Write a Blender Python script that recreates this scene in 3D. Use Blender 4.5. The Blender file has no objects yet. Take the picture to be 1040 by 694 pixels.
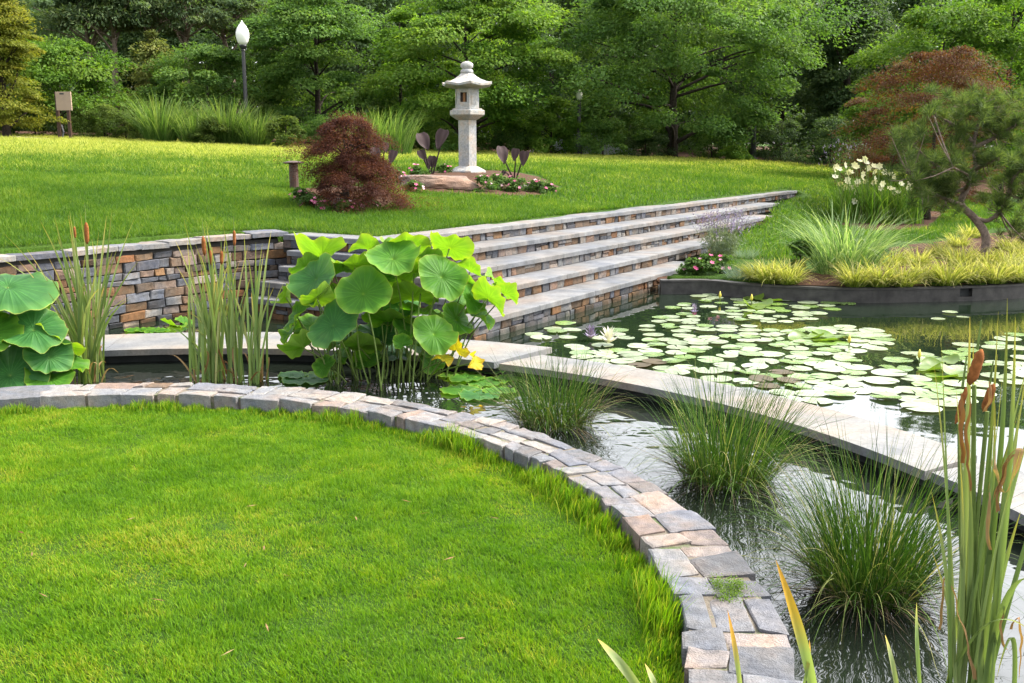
import bpy, math, random
import numpy as np
from mathutils import Vector, Matrix, noise as mnoise

# ---------------------------------------------------------------- camera, world, sun, exposure
SC = bpy.context.scene
COL = SC.collection
F, PITCH, CAMZ = 1010.0, math.atan(195 / 1010.0), 1.72
cd = bpy.data.cameras.new("camera")
cd.sensor_width = 36.0
cd.lens = 36.0 * F / 1040.0
cd.clip_start, cd.clip_end = 0.05, 2000.0
cam = bpy.data.objects.new("camera", cd)
COL.objects.link(cam)
cam.location = (0, 0, CAMZ)
cam.rotation_euler = (math.pi / 2 - PITCH, 0, 0)
SC.camera = cam

SUN_EL, SUN_AZ = math.radians(48), math.radians(72)      # azimuth from +Y towards +X
w = bpy.data.worlds.new("World")
SC.world = w
w.use_nodes = True
nt = w.node_tree
sky = nt.nodes.new("ShaderNodeTexSky")
sky.sky_type = 'NISHITA'
sky.sun_disc = False
sky.sun_elevation, sky.sun_rotation = SUN_EL, SUN_AZ
sky.air_density, sky.dust_density, sky.ozone_density = 1.0, 4.0, 1.0
hs = nt.nodes.new("ShaderNodeHueSaturation")
hs.inputs['Saturation'].default_value = 0.22
bg = nt.nodes['Background']
nt.links.new(sky.outputs[0], hs.inputs['Color'])
nt.links.new(hs.outputs[0], bg.inputs[0])
bg.inputs[1].default_value = 0.15
sd = bpy.data.lights.new("sun", 'SUN')
sd.energy, sd.angle, sd.color = 1.5, math.radians(10), (1.0, 0.90, 0.72)
sun = bpy.data.objects.new("sun", sd)
COL.objects.link(sun)
sv = Vector((math.sin(SUN_AZ) * math.cos(SUN_EL), math.cos(SUN_AZ) * math.cos(SUN_EL), math.sin(SUN_EL)))
sun.rotation_euler = sv.to_track_quat('Z', 'Y').to_euler()
sun.location = (0, 0, 30)
SC.view_settings.view_transform = 'Standard'
SC.view_settings.look = 'None'
SC.view_settings.exposure = 2.25
SC.view_settings.gamma = 1.0
SC.cycles.max_bounces = 7
SC.cycles.diffuse_bounces = 3
SC.cycles.glossy_bounces = 3
SC.cycles.transmission_bounces = 4
SC.cycles.transparent_max_bounces = 4
SC.cycles.caustics_reflective = False
SC.cycles.caustics_refractive = False

R = np.random.default_rng(7)
random.seed(7)

# ---------------------------------------------------------------- pixel <-> world
CP, SP = math.cos(PITCH), math.sin(PITCH)
def ray(px, py):
    v = 347.0 - py
    return np.array([px - 520.0, F * CP + v * SP, -F * SP + v * CP])
def at(px, py, z=0.0):
    r = ray(px, py); t = (z - CAMZ) / r[2]
    return np.array([r[0] * t, r[1] * t, z])
def ay(px, py, Y):
    r = ray(px, py); return r * (Y / r[1]) + np.array([0, 0, CAMZ])
def ag(px, py, lo=4.0):
    r = ray(px, py); r = r / r[1]
    Ys = np.arange(lo, 70, 0.04); P = r[None] * Ys[:, None]
    hit = np.nonzero(P[:, 2] + CAMZ <= ground(P[:, 0], P[:, 1]))[0]
    p = P[hit[0] if len(hit) else -1]
    return np.array([p[0], p[1], float(ground(p[0], p[1]))])
def pxw(px, Y):      # metres per pixel at depth Y
    return px * Y / F / CP * 0.985

# ---------------------------------------------------------------- mesh helpers
def mesh(name, V, Fc, mat=None, col=None, smooth=False, n=4):
    V = np.asarray(V, np.float32).reshape(-1, 3)
    me = bpy.data.meshes.new(name)
    if isinstance(Fc, np.ndarray):
        Fc = Fc.astype(np.int32).reshape(-1, n)
        me.vertices.add(len(V)); me.vertices.foreach_set('co', V.ravel())
        me.loops.add(Fc.size); me.loops.foreach_set('vertex_index', Fc.ravel())
        me.polygons.add(len(Fc)); me.polygons.foreach_set('loop_start', np.arange(len(Fc), dtype=np.int32) * n)
        me.update(calc_edges=True)
    else:
        me.from_pydata([tuple(map(float, v)) for v in V], [], [tuple(int(i) for i in f) for f in Fc])
        me.update()
    if col is not None:
        col = np.asarray(col, np.float32)
        a = me.color_attributes.new('col', 'FLOAT_COLOR', 'POINT')
        c4 = np.ones((len(V), 4), np.float32); c4[:, :col.shape[1]] = col
        a.data.foreach_set('color', c4.ravel())
    if smooth:
        me.polygons.foreach_set('use_smooth', np.ones(len(me.polygons), bool))
    if mat: me.materials.append(mat)
    return me
def link(name, me, parent=None, loc=None):
    o = bpy.data.objects.new(name, me); COL.objects.link(o)
    if parent is not None: o.parent = parent
    if loc is not None: o.location = loc
    return o
def tag(o, label=None, cat=None, group=None, kind=None):
    if label: o['label'] = label
    if cat: o['category'] = cat
    if group: o['group'] = group
    if kind: o['kind'] = kind
    return o
def thing(name, label, cat, loc=(0, 0, 0), group=None):
    o = bpy.data.objects.new(name, None); COL.objects.link(o)
    o.empty_display_size = 0.1
    o.location = tuple(float(v) for v in loc)
    return tag(o, label, cat, group)
def wloc(o):
    v = Vector(o.location)
    while o.parent: o = o.parent; v += Vector(o.location)
    return np.array(v)
def part(name, V, Fc, mat, parent, col=None, smooth=False, n=4):   # V in world coordinates
    V = np.asarray(V, float).reshape(-1, 3) - wloc(parent)
    return link(name, mesh(name, V, Fc, mat, col, smooth, n), parent)
def solo(name, V, Fc, mat, label, cat, loc, group=None, col=None, smooth=False, n=4, kind=None):
    loc = np.asarray(loc, float)
    o = link(name, mesh(name, np.asarray(V, float).reshape(-1, 3) - loc, Fc, mat, col, smooth, n), None, tuple(loc))
    return tag(o, label, cat, group, kind)
def copy_tree(o, parent=None, rename=None):
    c = o.copy(); COL.objects.link(c)
    if parent is not None: c.parent = parent
    for ch in list(o.children): copy_tree(ch, c)
    return c

class MB:
    """collects shapes into one mesh"""
    def __init__(s): s.V = []; s.F = []; s.C = []; s.n = 0
    def add(s, V, Fc, c=None):
        V = np.asarray(V, float).reshape(-1, 3)
        s.V.append(V); s.F += [tuple(int(i) + s.n for i in f) for f in Fc]
        s.C.append(np.tile(np.asarray(c if c is not None else (1, 1, 1), float), (len(V), 1)))
        s.n += len(V)
    def box(s, x0, x1, y0, y1, z0, z1, c=None):
        V = [(x, y, z) for z in (z0, z1) for y in (y0, y1) for x in (x0, x1)]
        s.add(V, [(0, 2, 3, 1), (4, 5, 7, 6), (0, 1, 5, 4), (2, 6, 7, 3), (0, 4, 6, 2), (1, 3, 7, 5)], c)
    def tube(s, P, r, k=6, c=None, cap=True):
        V, Fc = tube(P, r, k, cap); s.add(V, Fc, c)
    def lathe(s, prof, k=12, cx=0, cy=0, rot=0, c=None):
        V = []; Fc = []
        for (r, z) in prof:
            for i in range(k):
                a = rot + 2 * math.pi * i / k
                V.append((cx + r * math.cos(a), cy + r * math.sin(a), z))
        for j in range(len(prof) - 1):
            for i in range(k):
                Fc.append((j * k + i, j * k + (i + 1) % k, (j + 1) * k + (i + 1) % k, (j + 1) * k + i))
        Fc.append(tuple(range(k))[::-1]); Fc.append(tuple((len(prof) - 1) * k + i for i in range(k)))
        s.add(V, Fc, c)
    def part(s, name, mat, parent, smooth=False):
        return part(name, np.concatenate(s.V), s.F, mat, parent, np.concatenate(s.C), smooth)
    def solo(s, name, mat, label, cat, loc, group=None, smooth=False, kind=None):
        return solo(name, np.concatenate(s.V), s.F, mat, label, cat, loc, group, np.concatenate(s.C), smooth, kind=kind)

def tube(P, r, k=6, cap=True):
    P = np.asarray(P, float); m = len(P)
    r = np.broadcast_to(np.asarray(r, float), (m,))
    T = np.gradient(P, axis=0); T /= np.linalg.norm(T, axis=1)[:, None] + 1e-9
    ref = np.array([1.0, 0, 0]) if abs(T[0][0]) < 0.8 else np.array([0, 1.0, 0])
    V = []
    for i in range(m):
        u = np.cross(T[i], ref); u /= np.linalg.norm(u) + 1e-9
        v = np.cross(T[i], u)
        for j in range(k):
            a = 2 * math.pi * j / k
            V.append(P[i] + r[i] * (math.cos(a) * u + math.sin(a) * v))
    Fc = [(i * k + j, i * k + (j + 1) % k, (i + 1) * k + (j + 1) % k, (i + 1) * k + j) for i in range(m - 1) for j in range(k)]
    if cap: Fc += [tuple(range(k))[::-1], tuple((m - 1) * k + j for j in range(k))]
    return np.array(V), Fc

def blades(base, az, lean, bend, L, wid, segs=3, twist=None, kink=0.0):
    """ribbon blades; returns V, F, C (r random, g height along blade)"""
    n = len(base)
    az, lean, bend, L, wid = [np.broadcast_to(np.asarray(a, float), (n,)) for a in (az, lean, bend, L, wid)]
    tw = R.uniform(-1.2, 1.2, n) if twist is None else np.broadcast_to(np.asarray(twist, float), (n,))
    V = np.zeros((n, segs + 1, 2, 3)); pos = np.array(base, float).copy()
    h = np.stack([np.cos(az), np.sin(az), np.zeros(n)], 1)
    sd_ = np.stack([-np.sin(az + tw), np.cos(az + tw), np.zeros(n)], 1)
    rnd = R.random(n)
    C = np.zeros((n, segs + 1, 2, 3))
    for i in range(segs + 1):
        t = i / segs
        th = lean + bend * t ** 1.5
        wv = wid * (0.75 + 0.5 * t if t < 0.4 else 0.95 * (1 - ((t - 0.4) / 0.6) ** 1.7) + 0.03)
        V[:, i, 0] = pos - sd_ * (wv / 2)[:, None]
        V[:, i, 1] = pos + sd_ * (wv / 2)[:, None]
        C[:, i, :, 0] = rnd[:, None]; C[:, i, :, 1] = t; 
        st = L / segs
        pos = pos + h * (np.sin(th) * st)[:, None]
        pos[:, 2] += np.cos(th) * st
    idx = np.arange(n * (segs + 1) * 2).reshape(n, segs + 1, 2)
    Fq = np.stack([idx[:, :-1, 0], idx[:, :-1, 1], idx[:, 1:, 1], idx[:, 1:, 0]], -1).reshape(-1, 4)
    return V.reshape(-1, 3), Fq, C.reshape(-1, 3)

def leafquads(P, D, N, L, W, rnd=None):
    n = len(P)
    D = D / (np.linalg.norm(D, axis=1)[:, None] + 1e-9)
    S = np.cross(N, D); S /= np.linalg.norm(S, axis=1)[:, None] + 1e-9
    L = np.broadcast_to(np.asarray(L, float), (n,))[:, None]; W = np.broadcast_to(np.asarray(W, float), (n,))[:, None]
    V = np.stack([P - D * L * .5, P + S * W * .5 - D * L * .08, P + D * L * .5, P - S * W * .5 - D * L * .08], 1)
    Fq = np.arange(n * 4).reshape(n, 4)
    if rnd is None: rnd = R.random(n)
    C = np.zeros((n, 4, 3)); C[:, :, 0] = rnd[:, None]; C[:, 2, 1] = 1
    return V.reshape(-1, 3), Fq, C.reshape(-1, 3)

def cat(*parts):
    Vs, Fs, Cs, o = [], [], [], 0
    for V, Fq, C in parts:
        Vs.append(V); Fs.append(Fq + o); Cs.append(C); o += len(V)
    return np.concatenate(Vs), np.concatenate(Fs), np.concatenate(Cs)
def rdir(n):
    v = R.normal(size=(n, 3)); return v / np.linalg.norm(v, axis=1)[:, None]

# ---------------------------------------------------------------- materials
KA = .68     # common albedo scale of plants and stone
def sc3(c, k=None): return tuple(x * (KA if k is None else k) for x in c)
def newmat(name):
    m = bpy.data.materials.new(name); m.use_nodes = True
    return m, m.node_tree, m.node_tree.nodes['Principled BSDF']
def ramp(nt, stops, inp):
    r = nt.nodes.new("ShaderNodeValToRGB")
    e = r.color_ramp.elements
    e[0].position, e[0].color = stops[0][0], (*stops[0][1], 1)
    e[1].position, e[1].color = stops[-1][0], (*stops[-1][1], 1)
    for p, c in stops[1:-1]:
        x = e.new(p); x.color = (*c, 1)
    nt.links.new(inp, r.inputs[0]); return r.outputs[0]
def noise_tex(nt, scale, detail=4, rough=.55, coord='Object', vec=None):
    tx = nt.nodes.new("ShaderNodeTexNoise"); tx.inputs['Scale'].default_value = scale
    tx.inputs['Detail'].default_value = detail; tx.inputs['Roughness'].default_value = rough
    if vec is None:
        tc = nt.nodes.new("ShaderNodeTexCoord"); vec = tc.outputs[coord]
    nt.links.new(vec, tx.inputs['Vector']); return tx.outputs['Fac']
def mixc(nt, a, b, fac, mode='MIX'):
    m = nt.nodes.new("ShaderNodeMix"); m.data_type = 'RGBA'; m.blend_type = mode
    for sck, v in ((m.inputs['A'], a), (m.inputs['B'], b), (m.inputs['Factor'], fac)):
        if hasattr(v, 'node'): nt.links.new(v, sck)
        elif isinstance(v, (int, float)): sck.default_value = v
        else: sck.default_value = (*v, 1)
    return m.outputs['Result']
def bump(nt, b, h, strength=.5, dist=.01):
    bm = nt.nodes.new("ShaderNodeBump"); bm.inputs['Strength'].default_value = strength; bm.inputs['Distance'].default_value = dist
    nt.links.new(h, bm.inputs['Height']); nt.links.new(bm.outputs[0], b.inputs['Normal'])
def plant_mat(name, stops, trans=.35, tcol=1.5, tipstops=None, rough=.65, spec=.12, ka=None):
    """foliage: colour by per-leaf random value, part of the light passes through"""
    m, nt, b = newmat(name)
    at_ = nt.nodes.new("ShaderNodeAttribute"); at_.attribute_name = 'col'
    sp = nt.nodes.new("ShaderNodeSeparateColor"); nt.links.new(at_.outputs['Color'], sp.inputs[0])
    c = ramp(nt, [(p_, sc3(c_, ka)) for p_, c_ in stops], sp.outputs[0])
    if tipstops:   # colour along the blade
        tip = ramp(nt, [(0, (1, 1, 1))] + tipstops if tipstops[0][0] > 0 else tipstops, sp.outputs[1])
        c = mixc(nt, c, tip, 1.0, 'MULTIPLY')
    oi = nt.nodes.new("ShaderNodeObjectInfo")
    hsn = nt.nodes.new("ShaderNodeHueSaturation")
    mr = nt.nodes.new("ShaderNodeMapRange"); mr.inputs['To Min'].default_value = .85; mr.inputs['To Max'].default_value = 1.15
    nt.links.new(oi.outputs['Random'], mr.inputs[0]); nt.links.new(mr.outputs[0], hsn.inputs['Value'])
    nt.links.new(c, hsn.inputs['Color']); c = hsn.outputs[0]
    nt.links.new(c, b.inputs['Base Color'])
    b.inputs['Roughness'].default_value = rough; b.inputs['Specular IOR Level'].default_value = spec
    tr = nt.nodes.new("ShaderNodeBsdfTranslucent")
    tc = mixc(nt, c, (tcol, tcol * 1.02, tcol * .45), 1.0, 'MULTIPLY')
    nt.links.new(tc, tr.inputs[0])
    mx = nt.nodes.new("ShaderNodeMixShader"); mx.inputs[0].default_value = trans
    nt.links.new(b.outputs[0], mx.inputs[1]); nt.links.new(tr.outputs[0], mx.inputs[2])
    nt.links.new(mx.outputs[0], nt.nodes['Material Output'].inputs[0])
    return m
def stone_mat(name, scale=25, amt=.35, bumps=.6, tint=(1, 1, 1), rough=.85):
    m, nt, b = newmat(name)
    at_ = nt.nodes.new("ShaderNodeAttribute"); at_.attribute_name = 'col'
    n1 = noise_tex(nt, scale, 6, .65); n2 = noise_tex(nt, scale * .22, 3, .6); n3 = noise_tex(nt, scale * 7, 3, .6)
    c = mixc(nt, at_.outputs['Color'], sc3(tint, .56), 1.0, 'MULTIPLY')
    d = ramp(nt, [(.3, (1 - amt,) * 3), (.7, (1 + amt * .6,) * 3)], n1)
    c = mixc(nt, c, d, 1.0, 'MULTIPLY')
    d2 = ramp(nt, [(.35, (.76, .82, .93)), (.5, (1, 1, 1)), (.66, (1.16, .99, .86))], n2)
    c = mixc(nt, c, d2, 1.0, 'MULTIPLY')
    d3 = ramp(nt, [(.35, (.82,) * 3), (.65, (1.12,) * 3)], n3)
    c = mixc(nt, c, d3, .7, 'MULTIPLY')
    ge = nt.nodes.new("ShaderNodeNewGeometry"); sx = nt.nodes.new("ShaderNodeSeparateXYZ"); nt.links.new(ge.outputs['Position'], sx.inputs[0])
    hz = nt.nodes.new("ShaderNodeMath"); hz.operation = 'MULTIPLY_ADD'; hz.inputs[1].default_value = .16
    nt.links.new(n2, hz.inputs[0]); nt.links.new(sx.outputs['Z'], hz.inputs[2])
    wet = ramp(nt, [(.06, (.30, .33, .22)), (.15, (1, 1, 1))], hz.outputs[0])       # algae stain along the waterline
    c = mixc(nt, c, wet, 1.0, 'MULTIPLY')
    nt.links.new(c, b.inputs['Base Color'])
    b.inputs['Roughness'].default_value = rough; b.inputs['Specular IOR Level'].default_value = .3
    ad = nt.nodes.new("ShaderNodeMath"); ad.operation = 'ADD'
    nt.links.new(n1, ad.inputs[0]); nt.links.new(n3, ad.inputs[1])
    bump(nt, b, ad.outputs[0], bumps, .012)
    return m
def plain(name, c, rough=.6, spec=.4, metal=0, nscale=None, namt=.2, bumps=0):
    m, nt, b = newmat(name)
    b.inputs['Roughness'].default_value = rough; b.inputs['Specular IOR Level'].default_value = spec; b.inputs['Metallic'].default_value = metal
    if nscale:
        n1 = noise_tex(nt, nscale, 5, .6)
        cc = ramp(nt, [(.3, tuple(x * (1 - namt) for x in c)), (.7, tuple(x * (1 + namt) for x in c))], n1)
        nt.links.new(cc, b.inputs['Base Color'])
        if bumps: bump(nt, b, n1, bumps, .01)
    else: b.inputs['Base Color'].default_value = (*c, 1)
    return m

M = {}
M['stone'] = stone_mat('rubble_stone', 22, .35, .7)
M['coping'] = stone_mat('bluestone', 5, .4, .25, rough=.75)
M['lantern'] = stone_mat('granite', 22, .3, .5)
M['mortar'] = plain('mortar', (.10, .085, .065), .95, .1, nscale=30, namt=.3)
M['wall_core'] = plain('wall_core', (.035, .033, .03), .95, .1, nscale=20)
M['edging'] = plain('edging', (.03, .028, .026), .6, .4, nscale=9, namt=.6, bumps=.4)
M['slab'] = stone_mat('pool_slab', 6, .24, .2, rough=.8)
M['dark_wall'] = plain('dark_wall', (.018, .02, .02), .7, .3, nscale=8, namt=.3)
M['mulch'] = plain('mulch', (.06, .032, .02), .95, .1, nscale=35, namt=.6, bumps=1)
M['path'] = plain('path', (.27, .22, .19), .9, .2, nscale=20)
M['bark'] = plain('bark', (.035, .028, .023), .95, .1, nscale=14, namt=.5, bumps=1)
M['pine_bark'] = plain('pine_bark', (.15, .115, .092), .95, .1, nscale=18, namt=.5, bumps=1)
M['black_metal'] = plain('black_metal', (.02, .02, .022), .45, .5, nscale=30)
M['brown_metal'] = plain('brown_metal', (.045, .022, .014), .55, .4, nscale=25)
M['globe'] = plain('frosted_globe', (.72, .71, .66), .25, .5, nscale=5, namt=.04)
M['panel'] = plain('sign_panel', (.29, .21, .155), .5, .4, nscale=5, namt=.08)
M['rock'] = stone_mat('boulder_stone', 6, .4, .9)

m, nt_, b = newmat('mossy_mortar')
c = ramp(nt_, [(.35, (.085, .07, .052)), (.52, (.13, .11, .085)), (.6, (.05, .075, .02)), (.75, (.07, .11, .025))], noise_tex(nt_, 7, 6, .7))
nt_.links.new(c, b.inputs['Base Color']); b.inputs['Roughness'].default_value = .95; bump(nt_, b, noise_tex(nt_, 90, 4, .6), .8, .01)
M['mossy_mortar'] = m
# lawn sheet
m, nt_, b = newmat('lawn_soil')
n1 = noise_tex(nt_, .6, 6, .6); n2 = noise_tex(nt_, 40, 4, .7); n3 = noise_tex(nt_, 6, 4, .6)
c1 = ramp(nt_, [(.3, (.02, .052, .005)), (.55, (.034, .072, .007)), (.75, (.055, .085, .01))], n1)
c2 = ramp(nt_, [(.3, (.55,) * 3), (.7, (1.4,) * 3)], n2)
c = mixc(nt_, c1, c2, 1.0, 'MULTIPLY')
c3 = ramp(nt_, [(.3, (.8,) * 3), (.7, (1.2,) * 3)], n3)
c = mixc(nt_, c, c3, 1.0, 'MULTIPLY')
nt_.links.new(c, b.inputs['Base Color']); b.inputs['Roughness'].default_value = .95; b.inputs['Specular IOR Level'].default_value = .1
bump(nt_, b, n2, 1.0, .03)
M['lawn'] = m
# water
m, nt_, b = newmat('pond_water')
b.inputs['Base Color'].default_value = (.008, .014, .008, 1)
b.inputs['Roughness'].default_value = .015; b.inputs['IOR'].default_value = 1.6; b.inputs['Specular IOR Level'].default_value = .5
n1 = noise_tex(nt_, 3.2, 2, .5); bump(nt_, b, n1, .12, .02)
M['water'] = m
m, nt_, b = newmat('moat_water')
b.inputs['Base Color'].default_value = (.008, .011, .008, 1)
b.inputs['Roughness'].default_value = .02; b.inputs['IOR'].default_value = 1.8
n1 = noise_tex(nt_, 4.5, 2, .5); bump(nt_, b, n1, .42, .022)
M['moat'] = m

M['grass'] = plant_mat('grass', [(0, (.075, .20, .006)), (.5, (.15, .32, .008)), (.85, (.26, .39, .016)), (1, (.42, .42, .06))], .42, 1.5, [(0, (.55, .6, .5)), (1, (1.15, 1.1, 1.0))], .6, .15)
M['upper_grass'] = plant_mat('upper_grass', [(0, (.045, .125, .012)), (.45, (.095, .205, .016)), (.75, (.18, .28, .03)), (1, (.50, .54, .13))], .4, 1.5, [(0, (.45, .5, .45)), (1, (1.15, 1.1, 1.0))], .6, .15)  # palest stop is the sunlit crest strip, painted into the grass colour
M['rush'] = plant_mat('rush', [(0, (.018, .055, .01)), (.5, (.045, .115, .014)), (.85, (.10, .18, .028)), (.95, (.26, .30, .09)), (1, (.40, .36, .17))], .28, 1.4)
M['dead_rush'] = plant_mat('dead_rush', [(0, (.025, .02, .015)), (.6, (.05, .04, .03)), (1, (.2, .15, .08))], .15, 1.1)
M['cattail'] = plant_mat('cattail', [(0, (.15, .23, .08)), (.5, (.26, .36, .13)), (.8, (.34, .40, .18)), (.95, (.46, .45, .22)), (1, (.46, .27, .1))], .35, 1.3, [(0, (.9, .95, .8)), (.75, (1, 1, 1)), (1, (1.9, 1.25, .6))])
M['blade'] = plant_mat('reed_blade', [(0, (.26, .36, .11)), (1, (.36, .4, .17))], .4, 1.4, [(0, (.9, 1, .9)), (.5, (1, 1, 1)), (.75, (1.7, .85, .3)), (1, (1.5, .6, .2))])
M['cattail_head'] = plain('cattail_head', (.19, .07, .022), .95, .1, nscale=60, namt=.4)
M['dry'] = plant_mat('dry_leaf', [(0, (.22, .10, .04)), (1, (.42, .29, .15))], .3, 1.3)
M['lily'] = plant_mat('lily_pad', [(0, (.15, .20, .10)), (.5, (.23, .28, .17)), (1, (.36, .40, .29))], .1, 1.2, None, .25, .8, 1.0)
M['lily_green'] = plant_mat('green_lily_pad', [(0, (.08, .15, .03)), (.6, (.13, .21, .05)), (.9, (.2, .24, .07)), (1, (.22, .15, .05))], .1, 1.2, None, .25, .8, 1.0)
M['lily_brown'] = plant_mat('old_lily_pad', [(0, (.07, .05, .02)), (1, (.13, .09, .035))], .2, 1.2, None, .45, .3)
M['lily_up'] = plant_mat('raised_lily_pad', [(0, (.12, .24, .03)), (1, (.24, .34, .04))], .35, 1.4, None, .35, .5)

def lotus_mat(name, dark, light, under, trans):
    m, nt, b = newmat(name)
    at_ = nt.nodes.new("ShaderNodeAttribute"); at_.attribute_name = 'col'
    sp = nt.nodes.new("ShaderNodeSeparateColor"); nt.links.new(at_.outputs['Color'], sp.inputs[0])
    c = ramp(nt, [(0, light), (.1, dark), (.72, dark), (.965, light), (1, (.19, .24, .045))], sp.outputs[1])      # green channel: radius
    v = ramp(nt, [(0, (1, 1, 1)), (.45, (1, 1, 1)), (1, (2.1, 1.75, 1.5))], sp.outputs[2])    # blue channel: veins
    c = mixc(nt, c, v, 1.0, 'MULTIPLY')
    nz = noise_tex(nt, 9, 4, .6)
    c = mixc(nt, c, ramp(nt, [(.3, (.8, .82, .8)), (.7, (1.2, 1.15, 1.1))], nz), 1.0, 'MULTIPLY')
    nz2 = noise_tex(nt, 3.5, 3, .6)
    c = mixc(nt, c, tuple(.5 * (a_ + b_) for a_, b_ in zip(light, under)), ramp(nt, [(.58, (0, 0, 0)), (.78, (.45,) * 3)], nz2))
    ge = nt.nodes.new("ShaderNodeNewGeometry")
    cb = mixc(nt, c, under, ge.outputs['Backfacing'])
    nt.links.new(cb, b.inputs['Base Color'])
    b.inputs['Roughness'].default_value = .55; b.inputs['Specular IOR Level'].default_value = .16
    tr = nt.nodes.new("ShaderNodeBsdfTranslucent"); nt.links.new(mixc(nt, c, (1.9, 1.8, .4), 1, 'MULTIPLY'), tr.inputs[0])
    mx = nt.nodes.new("ShaderNodeMixShader"); mx.inputs[0].default_value = trans
    nt.links.new(b.outputs[0], mx.inputs[1]); nt.links.new(tr.outputs[0], mx.inputs[2])
    nt.links.new(mx.outputs[0], nt.nodes['Material Output'].inputs[0])
    bump(nt, b, sp.outputs[2], .5, .01)
    return m
M['lotus'] = lotus_mat('lotus_leaf', (.045, .145, .014), (.095, .215, .02), (.17, .27, .05), .38)
M['lotus_blue'] = lotus_mat('lotus_leaf_bluish', (.026, .10, .024), (.055, .15, .032), (.14, .22, .07), .25)
M['lotus_lime'] = lotus_mat('lotus_leaf_lime', (.085, .20, .02), (.15, .26, .03), (.16, .27, .045), .36)
M['lotus_yellow'] = lotus_mat('lotus_leaf_yellow', (.42, .38, .03), (.45, .27, .04), (.5, .45, .08), .5)
M['lotus_stem'] = plain('lotus_stem', (.10, .15, .03), .6, .3, nscale=15, namt=.3)

G = dict(
    mid=[(0, (.055, .13, .03)), (.5, (.115, .225, .045)), (1, (.21, .32, .075))],
    bright=[(0, (.06, .16, .02)), (.5, (.14, .27, .033)), (1, (.25, .37, .06))],
    dark=[(0, (.04, .085, .035)), (.5, (.075, .135, .05)), (1, (.14, .2, .07))],
    pine=[(0, (.05, .095, .045)), (.5, (.095, .15, .065)), (1, (.18, .22, .085))],
    yellow=[(0, (.11, .14, .02)), (.5, (.19, .22, .03)), (1, (.32, .28, .04))],
    yellowtop=[(0, (.15, .2, .05)), (.5, (.26, .3, .09)), (1, (.42, .36, .12))],
    red=[(0, (.045, .02, .013)), (.45, (.095, .034, .02)), (.75, (.13, .065, .028)), (1, (.09, .12, .03))],
    maroon=[(0, (.05, .02, .018)), (.5, (.10, .035, .026)), (.8, (.18, .06, .03)), (1, (.16, .11, .045))],
    shrub=[(0, (.05, .09, .02)), (.5, (.10, .16, .03)), (1, (.19, .24, .055))],
    needle=[(0, (.035, .065, .024)), (.5, (.085, .135, .042)), (1, (.19, .25, .085))],
    gold=[(0, (.20, .24, .03)), (.5, (.35, .37, .09)), (.85, (.52, .50, .2)), (1, (.62, .52, .25))],
    tallgrass=[(0, (.07, .14, .03)), (.5, (.13, .23, .05)), (1, (.25, .33, .11))],
    striped=[(0, (.09, .18, .05)), (.5, (.19, .31, .12)), (1, (.42, .5, .28))],
    blue=[(0, (.13, .2, .18)), (1, (.25, .34, .32))],
    lav=[(0, (.12, .17, .10)), (1, (.22, .27, .18))],
    flower=[(0, (.045, .11, .02)), (1, (.13, .24, .05))],
    taro=[(0, (.035, .022, .024)), (1, (.10, .068, .07))],
    moss=[(0, (.08, .16, .02)), (1, (.2, .32, .04))],
)
for k_, st in G.items():
    M['f_' + k_] = plant_mat('foliage_' + k_, st, .12 if k_ == 'taro' else .42, 1.5, [(0, (.55, .75, .5)), (.6, (1, 1, 1)), (1, (1.1, 1.05, 1.1))] if k_ in ('gold', 'tallgrass', 'striped') else None)
M['pink'] = plant_mat('pink_petal', [(0, (.62, .10, .26)), (.6, (.75, .28, .42)), (1, (.85, .6, .65))], .25, 1.1)
M['cream'] = plant_mat('cream_petal', [(0, (.75, .70, .42)), (1, (.85, .83, .62))], .3, 1.1, ka=.85)
M['violet'] = plant_mat('violet_petal', [(0, (.22, .16, .34)), (1, (.42, .36, .55))], .2, 1.1)
M['orange'] = plant_mat('orange_petal', [(0, (.75, .38, .02)), (1, (.85, .55, .04))], .25, 1.1)
M['white_petal'] = plant_mat('white_petal', [(0, (.78, .72, .74)), (1, (.85, .82, .83))], .3, 1.1)
M['bud'] = plain('lily_bud', (.5, .42, .06), .6, .3, nscale=30)

# ---------------------------------------------------------------- plan of the garden
LC = np.array([-2.35, 3.22])                     # centre of the round lawn
R_IN, R_OUT = 2.92, 3.24
C0 = np.array([-1.32, 10.25])                    # corner of the top step
D_ = np.array([.526, .8505]); N1 = np.array([.8505, -.526]); N2 = -D_; E_ = -N1
WALL = np.array([(-9.5, 1.5), (-7.4, 4.6), (-6.1, 6.7), (-5.2, 7.95), (-4.5, 8.75), (-3.98, 9.4), (-3.55, 10.12), (-3.1, 10.68), (-2.5, 11.12)])
EDGE = [at(*p)[:2] for p in [(677, 293), (718, 299), (760, 303), (850, 307.5), (940, 307), (1040, 303)]]
EDGE = np.array(EDGE + [np.array(p) for p in [(8.0, 12.5), (10.5, 14.2), (14, 17.5)]])
EDGE[0] = [1.80, 11.93]

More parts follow.
